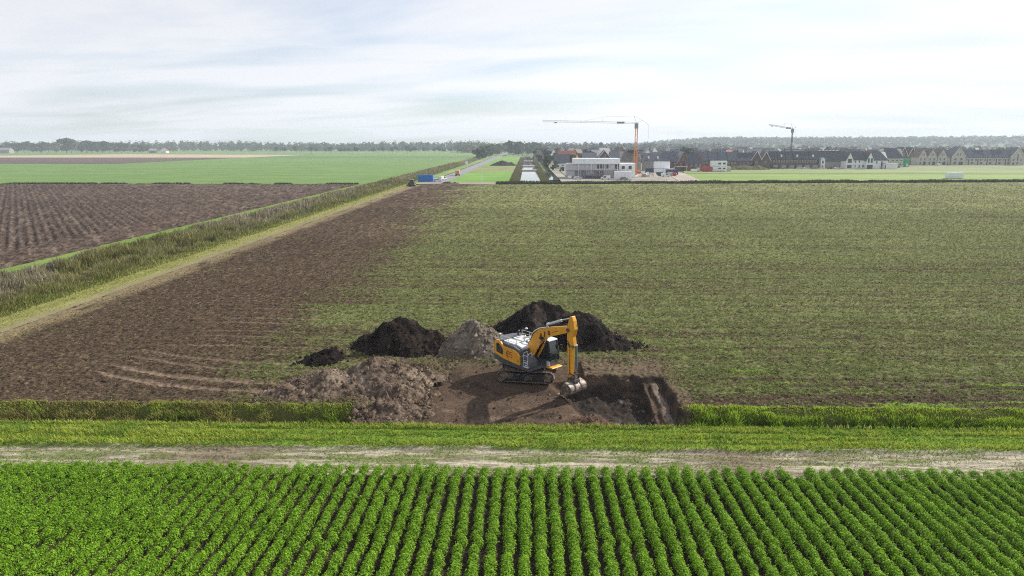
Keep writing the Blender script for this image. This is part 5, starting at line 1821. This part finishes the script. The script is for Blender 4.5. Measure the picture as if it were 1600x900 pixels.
# ------------------------------------------------------------------ building site, cranes, containers, vehicles
mat('crane_orange', (.68, .27, .055), .5, .12, 1.0)
mat('crane_white', (.62, .58, .52), .5, .1, 1.0)
mat('scaffold_steel', (.34, .35, .37), .5, .15, 1.0, metal=.4)
mat('container_blue', (.012, .16, .52), .5, .12, .6)
mat('container_white', (.82, .84, .86), .5, .06, .6)
mat('container_navy', (.025, .05, .11), .5, .15, .6)
mat('container_red', (.42, .035, .035), .5, .15, .6)
mat('container_green', (.03, .07, .06), .5, .2, .6)
mat('site_green', (.02, .34, .16), .5, .12, .6)
mat('concrete', (.55, .54, .54), .9, .12, .7)
mat('car_white', (.75, .75, .75), .3, .03, .6, coat=.4)
mat('car_black', (.02, .022, .025), .3, .1, .6, coat=.4)
mat('car_grey', (.22, .23, .25), .3, .1, .6, coat=.4)
mat('tyre', (.02, .02, .02), .85, .2, 3.0)
mat('truck_orange', (.62, .27, .05), .5, .15, .6)
mat('rubble', (.30, .27, .24), .9, .3, 1.0)
mat('flag_white', (.78, .80, .80), .8, .05, 1.0)
mat('brick_pallet', (.30, .22, .17), .9, .2, 2.0)

# --- house under construction: concrete floors, white upper storey, openings
SX0, SX1, SY0 = PX(886, 385), PX(985, 385), 385.0
mat('shell_wall', (.56, .54, .54), .9, .1, .5)
site = empty('building_under_construction', (SX0, SY0, 0))
tag(site, 'large white building under construction wrapped in scaffolding left of the crane', 'building')
W = SX1 - SX0
MB().box(0, W * .82, 2.6, 14, 0, 4.2).build('ground_floor', MATS['concrete'], site)
for k in range(9):
    xa = k * (W * .82 - .6) / 8
    MB().box(xa, xa + .6, .1, 2.6, 0, 4.2).build('pier', MATS['concrete'], site)
for k in (0, 3, 6):
    xa = k * (W * .82 - .6) / 8 + .62
    MB().box(xa, xa + (W * .82 - .6) / 8 - .64, .5, .7, 0, 4.19).build('infill_wall', MATS['shell_wall'], site)
MB().box(-.3, W * .84, -.3, 14.3, 4.2, 4.6).build('floor_slab', MATS['concrete'], site)
up = MB().box(.2, W * .80, .2, 14, 4.6, 7.9).build('upper_wall', MATS['shell_wall'], site)
for k in range(6):
    xa = 1.0 + k * W * .128
    if k == 3:
        continue
    MB().box(xa + .1, xa + W * .11, .12, .19, 4.9, 7.5).build('wall_board', MATS['concrete'], up)
for k in range(4):
    xa = W * .47 + k * 1.7
    MB().box(xa, xa + 1.15, .10, .30, 5.2, 7.4).build('window_opening', MATS['window_glass'], up)
MB().box(W * .10, W * .83, -.5, 13.5, 7.9, 10.6).build('parapet', MATS['container_white'], site)
MB().box(W * .82 + .05, W * 1.08, 2.0, 14, 0, 7.9).build('side_wing', MATS['render_white'], site)
for xa in (W * .86, W * .97):
    for za in (1.2, 4.6):
        f_ = MB().box(xa, xa + 2.0, 1.92, 2.05, za, za + 2.1).build('window', MATS['trim_white'], site)
        MB().box(xa + .15, xa + 1.85, 1.88, 1.925, za + .15, za + 1.95).build('pane', MATS['window_glass'], f_)
MB().box(W * .75, W * .79, .05, .18, 5.0, 7.6).build('window_opening', MATS['window_glass'], up)
# exposed roof frame and stair on the left part
for k in range(5):
    xa = -1.0 + k * (W * .82) / 4
    MB().box(xa - .12, xa + .12, -1.0, -.75, 0, 8.1).build('column', MATS['trim_white'], site)
MB().box(-1.2, W * .80, -1.05, -.7, 7.6, 7.95).build('edge_beam', MATS['trim_white'], site)
st = MB()
for k in range(12):
    st.box(-4.6 + k * .42, -4.1 + k * .42, -1.2, .6, 3.9 - k * .34, 4.05 - k * .34)
st.bar((-4.7, -1.25, 4.3), (.6, -1.25, .2), .1, .4).bar((-4.7, .65, 4.3), (.6, .65, .2), .1, .4)
st.build('site_stair', MATS['scaffold_steel'], site)
sf = empty('scaffolding', (SX0, SY0 - 2.4, 0))
tag(sf, 'grey steel scaffolding with uprights and boards before the white building', 'scaffolding')
for k in range(13):
    xa = W * .20 + k * 2.15
    for ya in (0, .9):
        MB().tube((xa, ya, 0), (xa, ya, 4.4 + (.9 if k % 3 == 0 else 0)), .09, .09, 6).build('upright', MATS['scaffold_steel'], sf)
for z in (1.9, 3.9):
    MB().box(W * .20, W * .20 + 26, .05, .85, z, z + .07).build('platform', MATS['timber'], sf)
    for dz in (.5, 1.0):
        if z + dz < 4.6:
            MB().bar((W * .20, 0, z + dz), (W * .20 + 26, 0, z + dz), .05, .05).build('guard_rail', MATS['scaffold_steel'], sf)
for k in range(6):
    xa = W * .20 + k * 4.3
    MB().bar((xa, -.03, .1), (xa + 4.3, -.03, 3.8), .05, .05).build('brace', MATS['scaffold_steel'], sf)
for k in range(26):
    xa = W * .20 + .5 + k * 1.0
    MB().tube((xa, -.5, 0), (xa, -.5, 3.9), .05, .05, 5).build('net_pole', MATS['scaffold_steel'], sf)


def container(name, label, x, y, L, w, h, m, rz=0.0, ribs=10, z=0.0, cat='container', doors=True, wins=()):
    root = empty(name, (x, y, z), rz)
    tag(root, label, cat)
    b = MB().box(0, L, 0, w, .12, h)
    b.build('body', MATS[m], root)
    r = MB()
    for k in range(ribs):
        xa = .25 + k * (L - .5) / ribs
        MB().box(xa, xa + (L - .5) / ribs * .5, -.04, -.002, .3, h - .2).build('wall_rib', MATS[m], root)
    MB().box(-.03, L + .03, -.05, w + .03, h - .14, h + .03).build('top_rail', MATS[m], root)
    MB().box(-.03, L + .03, -.05, w + .03, 0, .16).build('base_rail', MATS['car_grey'], root)
    for (xa, xb, za, zb_) in wins:
        f_ = MB().box(xa, xb, -.07, -.02, za, zb_).build('window', MATS['trim_white'], root)
        MB().box(xa + .1, xb - .1, -.1, -.065, za + .1, zb_ - .1).build('pane', MATS['window_glass'], f_)
    if doors:
        MB().box(L + .002, L + .05, .1, w - .1, .2, h - .2).build('door', MATS[m], root)
    return root


container('site_container', 'pale blue-white container standing at the foot of the scaffolding', PX(960, 372), 372, 9.2, 3, 4.1, 'container_white', 0, 12)
container('shipping_container', 'bright blue container at the corner beyond the tractor', PX(653, 344), 344, 7.4, 2.8, 3.3, 'container_blue', 0, 14)
container('site_container', 'small white container alone on the meadow at right', PX(1481, 384), 384, 8.2, 2.9, 3.3, 'container_white', -.04, 10)
container('site_cabin', 'upper pale site cabin stacked right of the crane', PX(1022, 440), 440, 9.6, 3.2, 4.2, 'container_white', 0, 10, z=3.3)
container('site_cabin', 'lower wide pale site cabin under the stacked cabin', PX(1021, 438), 436, 12.5, 5, 3.2, 'container_white', 0, 10)
container('site_container', 'dark navy container left of the stacked site cabins', PX(1009, 438), 438, 5.0, 2.6, 3.6, 'container_navy', 0, 8)
container('site_container', 'navy container in front of the stacked site cabins', PX(1041, 428), 428, 7.2, 2.6, 3.3, 'container_navy', 0, 8)
container('waste_skip', 'dark green skip in front of the stacked site cabins', PX(1026, 412), 412, 3.6, 2.2, 2.2, 'container_green', 0, 5, cat='skip', doors=False)
container('site_container', 'red container left of the two-storey white site cabin', PX(1098, 478), 478, 6.6, 2.6, 3.2, 'container_red', 0, 8)
container('site_cabin', 'lower half of the two-storey site cabin behind the meadow', PX(1111, 484), 484, 10.6, 3, 3.4, 'container_white', 0, 6, wins=((4.8, 6.8, 1.4, 2.6), (7.8, 9.8, 1.4, 2.6)))
container('site_cabin', 'upper white half of the two-storey site cabin with dark windows', PX(1110.5, 484), 484, 10.9, 3, 3.6, 'container_white', 0, 6, z=3.45, wins=((4.8, 6.9, 1.2, 2.6), (7.9, 10.0, 1.2, 2.6)))
container('site_container', 'beige box beside the two-storey site cabin', PX(1135, 486), 486, 3.0, 2.6, 3.4, 'brick_cream', 0, 4)
gt_ = empty('site_tower', (PX(1414, 590), 590, 0))
tag(gt_, 'narrow bright green tower between cream houses at right', 'tower')
MB().box(0, 3.2, 0, 3, 0, 5.6).build('body', MATS['site_green'], gt_)
MB().prism([(-.1, 5.6), (3.3, 5.6), (2.6, 7.0), (.6, 7.0)], -.1, 3.1, 'y').build('top', MATS['site_green'], gt_)
MB().box(1.0, 2.2, -.06, 0, .3, 2.4).build('door', MATS['trim_white'], gt_)


# --- cranes
def lattice(b, p0, p1, w, n, r=.09, rb=.05):
    """four chords with zigzag bracing"""
    p0, p1 = Vector(p0), Vector(p1)
    d = (p1 - p0).normalized()
    up_ = Vector((0, 0, 1)) if abs(d.z) < .9 else Vector((0, 1, 0))
    s = d.cross(up_).normalized() * w / 2
    u = s.cross(d).normalized() * w / 2
    cs = [s + u, s - u, -s - u, -s + u]
    for c in cs:
        b.tube(p0 + c, p1 + c, r, r, 5)
    for k in range(n):
        a = p0.lerp(p1, k / n)
        c_ = p0.lerp(p1, (k + 1) / n)
        for i in range(4):
            q0, q1 = (cs[i], cs[(i + 1) % 4]) if k % 2 else (cs[(i + 1) % 4], cs[i])
            b.tube(a + q0, c_ + q1, rb, rb, 4)


def crane(name, label, x, y, hgt, jib, jdir, rise, tower_w, mast_m, jib_m, counter=7.0):
    root = empty(name, (x, y, 0))
    tag(root, label, 'crane')
    b = MB()
    lattice(b, (0, 0, 1.5), (0, 0, hgt * .46), tower_w, 10, .16, .09)
    b.build('lower_mast', MATS[mast_m], root)
    b = MB()
    lattice(b, (0, 0, hgt * .46), (0, 0, hgt), tower_w * .72, 12, .13, .08)
    b.build('upper_mast', MATS[mast_m], root)
    MB().box(-2.4, 2.4, -2.4, 2.4, .35, 1.5).box(-2.9, 2.9, -.35, .35, 0, .4).box(-.35, .35, -2.9, 2.9, 0, .4).build('base_frame', MATS[mast_m], root)
    for k in range(3):
        MB().box(1.2, 3.4, -1.3, 1.3, .5 + k * .75, 1.2 + k * .75).build('ballast_block', MATS['container_red' if k == 1 else 'crane_orange'], root)
    MB().box(-1.1, .9, -.75, .75, hgt - 3.2, hgt - .2).build('slewing_head', MATS['roof_grey'], root)
    J = Vector((math.cos(jdir), math.sin(jdir), 0))
    tip = J * jib + Vector((0, 0, hgt + rise))
    b = MB()
    lattice(b, (0, 0, hgt), tip, .85, 28, .08, .04)
    jb = b.build('jib', MATS[jib_m], root)
    ap = Vector((0, 0, hgt + 4.0)) + J * 1.8
    back = -J * 3.5 + Vector((0, 0, hgt + 1.5))
    MB().tube((0, 0, hgt), ap, .11, .11, 6).tube(ap, back, .07, .07, 6).tube((0, 0, hgt), back, .10, .10, 6).build('tower_head', MATS[jib_m], root)
    mid = Vector((0, 0, hgt)).lerp(tip, .36)
    MB().tube(mid, mid + Vector((0, 0, 3.0)), .08, .08, 6).build('jib_strut', MATS[jib_m], root)
    MB().tube(ap, mid + Vector((0, 0, 3.0)), .05, .05, 5).build('tie_rod', MATS['roof_grey'], root)
    m2 = Vector((0, 0, hgt)).lerp(tip, .75)
    MB().tube(m2, m2 + Vector((0, 0, 2.6)), .06, .06, 5).build('jib_strut', MATS[jib_m], root)
    m3 = Vector((0, 0, hgt)).lerp(tip, .60)
    MB().tube(mid + Vector((0, 0, 3.0)), m3, .04, .04, 5).build('tie_rod', MATS['roof_grey'], root)
    ct = -J * counter + Vector((0, 0, hgt - 1.2))
    MB().tube(back, ct, .06, .06, 5).tube(ct, -J * (counter + .2) + Vector((0, 0, hgt - 9)), .04, .04, 5).build('guy_rope', MATS['roof_grey'], root)
    q = Vector((0, 0, hgt)).lerp(tip, .86)
    MB().box(q.x - .7, q.x + .7, q.y - .5, q.y + .5, q.z - 1.1, q.z - .5).build('trolley', MATS['roof_grey'], root)
    q = Vector((0, 0, hgt)).lerp(tip, .17)
    MB().bar(q - J * 2.2, q + J * 2.2, 1.15, 1.15).build('jib_sign', MATS['car_grey'], root)
    return root


crane('tower_crane', 'tall orange tower crane with long pale jib at the building site', PX(992, 420), 420, 30.5, 55.5, math.pi - .02, 1.2, 1.75, 'crane_orange', 'crane_white')
crane('tower_crane', 'smaller distant dark tower crane with short raised jib above the town', PX(1234, 600), 600, 31, 26, R(118), 4.0, 1.1, 'roof_brown', 'timber', 3.0)


# --- vehicles
def car(label, x, y, rz, m, van=False, group=None, name='car', cat='car'):
    root = empty(name, (x, y, 0), rz)
    tag(root, label, cat, group)
    L = 4.9 if van else 4.3
    if van:
        prof = [(-L / 2, .35), (L / 2, .35), (L / 2, .95), (L / 2 - .75, 1.25), (L / 2 - 1.35, 2.0), (-L / 2 + .1, 2.05), (-L / 2, 1.9)]
    else:
        prof = [(-L / 2, .35), (L / 2, .35), (L / 2, .75), (L / 2 - .9, .95), (L / 2 - 1.6, 1.45), (-L / 2 + .7, 1.48), (-L / 2 + .1, 1.0)]
    MB().prism(prof, -.85, .85, 'y').build('body', MATS[m], root, bevel=.06)
    top_ = 1.95 if van else 1.42
    for s in (-1, 1):
        MB().prism([(L / 2 - 1.0, 1.0), (L / 2 - 1.55, top_ - .08), (-.1 if van else -L / 2 + .8, top_ - .08), (-.1 if van else -L / 2 + .6, 1.0)], s * .862 - .01, s * .862 + .01, 'y').build('side_window', MATS['window_glass'], root)
        for xw in (-L / 2 + .75, L / 2 - .8):
            w_ = MB().tube((xw, s * .70, .32), (xw, s * .88, .32), .32, .32, 14).build('wheel', MATS['tyre'], root)
            MB().tube((xw, s * .84, .32), (xw, s * .895, .32), .18, .18, 10).build('rim', MATS['worn_steel'], w_)
    a = prof[3]
    b_ = prof[4]
    MB().add([(a[0] - .02, -.75, a[1] + .04), (a[0] - .02, .75, a[1] + .04), (b_[0] + .03, .7, b_[1] - .03), (b_[0] + .03, -.7, b_[1] - .03)], [(0, 1, 2, 3)]).build('windscreen', MATS['window_glass'], root)
    for s in (-.6, .6):
        MB().box(L / 2 - .01, L / 2 + .03, s - .18, s + .18, .6, .78).build('headlight', MATS['trim_white'], root)
        MB().box(-L / 2 - .03, -L / 2 + .02, s - .12, s + .12, .75, .95).build('tail_light', MATS['container_red'], root)
    return root


car('white car parked right beside the blue container', PX(683.5, 347), 347, R(10), 'car_white')
car('white van parked behind the white car near the road', PX(692, 362), 362, R(60), 'car_white', True, name='van', cat='van')
car('white car parked at the two-storey site cabin', PX(1128, 476), 476, 0, 'car_white')
for i, (pxv, m, lab) in enumerate(((1249, 'car_white', 'white car before the brick terrace, left of the white pair'), (1260, 'car_white', 'white car before the brick terrace, right of the white pair'), (1283, 'car_white', 'white car parked below the white entrance tower'),
                                   (1213, 'car_black', 'black car parked in front of the first terraced house'), (1296, 'car_black', 'black car parked in front of the zigzag-ridge house'), (1308, 'car_white', 'white car nearest the left white gabled house'), (1270, 'car_grey', 'grey car between the white cars of the terrace'), (1226, 'car_grey', 'grey car parked in front of the second terraced house'))):
    car(lab, PX(pxv, 532), 532, R(8) if i % 2 else R(188), m)
car('pale van parked in front of the cream gabled houses', PX(1465, 615), 615, R(90), 'car_white', True, name='van', cat='van')
car('dark car parked right of the garage', PX(1402, 560), 560, R(20), 'car_black')
for i, (pxv, d, m, vn, lab) in enumerate(((1040, 405, 'car_white', True, 'white van in front of the navy container'), (1052, 420, 'car_grey', False, 'grey car at the right end of the navy container'), (1012, 420, 'car_white', True, 'white van left of the lower site cabin'),
                                          (975, 366, 'car_grey', False, 'grey car before the pale container at the scaffolding'), (946, 370, 'car_white', True, 'white van before the scaffolding'), (903, 372, 'car_white', False, 'white car before the left half of the scaffolding'))):
    car(lab, PX(pxv, d), d, R((10, 170, 80, 5, 185, 12)[i]), m, vn, name='van' if vn else 'car', cat='van' if vn else 'car')
car('white van among the materials by the orange crane', PX(1004, 405), 405, R(160), 'car_white', True, name='van', cat='van')

# tipper truck seen from behind on the road
tr = empty('tipper_truck', (-40.6, 414, .03), R(92))
tag(tr, 'orange-brown tipper truck driving away along the straight road', 'truck')
MB().box(-3.2, 2.0, -1.2, 1.2, 1.1, 3.0).build('tipper_body', MATS['truck_orange'], tr, bevel=.05)
MB().prism([(2.2, .6), (4.0, .6), (4.1, 1.8), (3.8, 3.2), (2.2, 3.3)], -1.2, 1.2, 'y').build('cab', MATS['car_white'], tr, bevel=.06)
MB().box(-3.2, 4.0, -.5, .5, .6, 1.05).build('chassis', MATS['car_black'], tr)
MB().box(-3.3, 2.05, -1.25, 1.25, 2.95, 3.2).build('load_cover', MATS['brick_cream'], tr)
MB().box(-3.26, -3.205, -1.1, 1.1, .7, 1.15).build('rear_bumper', MATS['car_black'], tr)
for s in (-1, 1):
    for xw in (-2.4, -1.2, 3.0):
        MB().tube((xw, s * .8, .5), (xw, s * 1.18, .5), .5, .5, 14).build('wheel', MATS['tyre'], tr)
    MB().box(-3.28, -3.2, s * .95 - .15, s * .95 + .15, .8, 1.0).build('tail_light', MATS['container_red'], tr)

# tractor working at the far field corner
tk = empty('tractor', (-50.3, 307, 0), R(84))
tag(tk, 'dark green tractor with rear implement at the far field corner', 'tractor')
MB().prism([(.2, .9), (2.3, .8), (2.4, 1.5), (.2, 1.75)], -.5, .5, 'y').build('bonnet', MATS['container_green'], tk, bevel=.05)
cb_ = MB().box(-1.1, .3, -.75, .75, 1.0, 1.7).build('cab', MATS['container_green'], tk)
for s in (-.72, .72):
    for xa in (-1.05, .25):
        MB().bar((xa, s, 1.7), (xa * .9, s * .9, 2.9), .09, .09).build('cab_pillar', MATS['car_black'], cb_)
MB().box(-1.0, .22, -.66, .66, 1.7, 2.85).build('cab_window', MATS['window_glass'], cb_)
MB().box(-1.15, .35, -.8, .8, 2.88, 3.02).build('cab_roof', MATS['car_grey'], cb_)
for s in (-1, 1):
    w_ = MB().tube((-.75, s * .75, .9), (-.75, s * 1.35, .9), .9, .9, 20).build('rear_wheel', MATS['tyre'], tk)
    MB().tube((-.75, s * 1.2, .9), (-.75, s * 1.37, .9), .45, .45, 14).build('rim', MATS['crane_white'], w_)
    w_ = MB().tube((1.7, s * .7, .65), (1.7, s * 1.15, .65), .65, .65, 18).build('front_wheel', MATS['tyre'], tk)
    MB().tube((1.7, s * 1.0, .65), (1.7, s * 1.17, .65), .3, .3, 12).build('rim', MATS['crane_white'], w_)
MB().tube((1.6, .35, 1.6), (1.6, .35, 2.7), .06, .06, 8).build('exhaust', MATS['car_black'], tk)
MB().box(-2.6, -2.2, -1.9, 1.9, .3, 1.0).box(-2.3, -1.2, -.3, .3, .6, .9).build('implement', MATS['machine_dark'], tk)

# flag, pole, heaps and loose things by the road
fg = empty('flag_pole', (PX(731, 505), 505, 0))
tag(fg, 'white flag on a pole beside the road', 'flag')
MB().tube((0, 0, 0), (0, 0, 6.4), .13, .09, 8).build('pole', MATS['trim_white'], fg)
fb = MB()
vs, fs = [], []
for i in range(9):
    for z_ in (4.6, 6.3):
        vs.append((-i * .25, .12 * math.sin(i * 1.1), z_ - .05 * i))
for i in range(8):
    fs.append((2 * i, 2 * i + 1, 2 * i + 3, 2 * i + 2))
fo = fb.add(vs, fs).build('flag', MATS['flag_white'], fg)
so = fo.modifiers.new('solid', 'SOLIDIFY')
so.thickness = .03
pl = empty('lamp_post', (PX(753, 333), 333, 0))
tag(pl, 'slender white pole standing in the meadow corner', 'pole')
MB().tube((0, 0, 0), (0, 0, 6.3), .13, .08, 8).build('pole', MATS['trim_white'], pl)
MB().box(-.12, .12, -.5, .1, 6.28, 6.4).build('lamp_head', MATS['crane_white'], pl)
heap('soil_heap', 'distant dark soil heap in the meadow beside the road', [(-21, 613, 10, 6, 4.6, 0), (-14, 614, 6, 5, 3.0, 0)], ((.035, .03, .026), (.075, .062, .052)), 561, res=.45)
heap('soil_heap', 'low grassy soil mound in front of the solar-roofed brick house', [(PX(1160, 520), 520, 12, 5, 3.6, 0), (PX(1182, 520), 520, 9, 5, 3.4, 0)], ((.07, .075, .035), (.14, .13, .075)), 563, res=.5)
heap('rubble_heap', 'small dark rubble pile at the end of the road yard', [(PX(698, 328), 328, 3.0, 1.6, 1.1, 0)], ((.04, .035, .028), (.09, .08, .065)), 565, res=.3)
heap('rubble_heap', 'smaller rubble pile right of the first in the road yard', [(PX(711, 329), 329, 1.7, 1.2, .7, 0)], ((.04, .035, .028), (.09, .08, .065)), 567, res=.3)
heap('sand_heap', 'pale sand heap among the materials at the crane foot', [(PX(1018, 408), 408, 3.2, 2.4, 2.2, 0)], ((.40, .35, .27), (.52, .47, .38)), 569, res=.3)
rg = np.random.default_rng(9)
for i, (pxv, d, L, h, m) in enumerate(((999, 400, 3.0, 1.4, 'container_white'), (1006, 398, 2.4, 1.8, 'brick_pallet'), (1012, 402, 2.2, 1.2, 'concrete'), (987, 398, 2.6, 1.6, 'roof_grey'), (993, 394, 2.4, 1.1, 'container_white'), (1047, 414, 3.0, 2.2, 'brick_cream'), (1054, 413, 1.6, 2.0, 'container_red'),
                                      (917, 380, 2.0, 1.6, 'container_navy'), (922, 380, 2.0, 1.6, 'container_navy'), (930, 379, 3.6, 1.2, 'container_green'), (937, 379, 1.4, 1.5, 'container_green'), (890, 380, 2.0, 1.5, 'container_white'), (896, 381, 1.5, 1.2, 'brick_pallet'), (1084, 478, 4, 1.8, 'container_white'), (1091, 480, 2.0, 2.6, 'concrete'))):
    root = empty('material_stack', (PX(pxv, d), d, 0), rg.uniform(-.2, .2))
    where = ('left of the crane foot', 'at the crane foot', 'right of the crane foot')[0 if pxv < 992 else (1 if pxv < 1003 else 2)] if 980 < pxv < 1030 else ('under the scaffolding' if pxv < 980 else ('before the stacked cabins' if pxv < 1070 else 'left of the red container'))
    nm = {'container_white': 'white wrapped', 'brick_pallet': 'brown brick', 'concrete': 'grey block', 'roof_grey': 'grey sheet', 'brick_cream': 'cream bagged', 'container_red': 'red crated', 'container_navy': 'navy crated', 'container_green': 'dark green crated'}[m]
    tag(root, '%s material stack %s' % (nm, where), 'material stack', 'building materials on the site')
    MB().box(-L / 2, L / 2, -.6, .6, .15, h).build('load', MATS[m], root, bevel=.05)
    for k in (-1, 0, 1):
        MB().box(k * L * .4 - .08, k * L * .4 + .08, -.62, .62, 0, .15).build('pallet_block', MATS['timber'], root)

# football-goal-like barrier frames in front of the brick houses
bf = empty('barrier_frame', (PX(1054, 478), 478, 0))
tag(bf, 'white goal-like barrier frame in front of the red-brick houses', 'barrier')
for xa in (0, 8.2):
    MB().tube((xa, 0, 0), (xa, 0, 3.4), .12, .12, 6).build('post', MATS['trim_white'], bf)
MB().bar((0, 0, 3.4), (8.2, 0, 3.4), .24, .24).build('crossbar', MATS['trim_white'], bf)
# culverts crossing the canal
for (ya, yb, lab) in ((497.3, 511.7, 'nearest low dark culvert crossing the canal'), (590.3, 614.7, 'second low dark culvert crossing the canal'), (770.3, 799.7, 'farthest low dark culvert crossing the canal')):
    cv = empty('culvert', (2, (ya + yb) / 2, 0))
    tag(cv, lab, 'culvert')
    MB().prism([(-7.5, -.9), (8.5, -.9), (7.5, .25), (-6.5, .25)], -(yb - ya) / 2, (yb - ya) / 2, 'y').build('deck', MATS['rubble'], cv)
    MB().tube((0, -(yb - ya) / 2 - .1, -.35), (0, -(yb - ya) / 2 + .1, -.35), .5, .5, 12).build('pipe_mouth', MATS['car_black'], cv)

# ------------------------------------------------------------------ haze in the air
hz = bpy.data.materials.new('haze_air')
hz.use_nodes = True
hn = hz.node_tree.nodes
hn.clear()
ho = hn.new('ShaderNodeOutputMaterial')
hv = hn.new('ShaderNodeVolumePrincipled')
hv.inputs['Color'].default_value = (.78, .86, 1.0, 1)
hv.inputs['Density'].default_value = .00018
hv.inputs['Anisotropy'].default_value = .1
hz.node_tree.links.new(hv.outputs[0], ho.inputs['Volume'])
hb = MB().box(-4600, 5500, -1600, 5400, -8, 95).build('haze', hz)
tag(hb, kind='stuff')
hb['label'] = 'thin pale haze lying over the whole plain'
hb['category'] = 'haze'
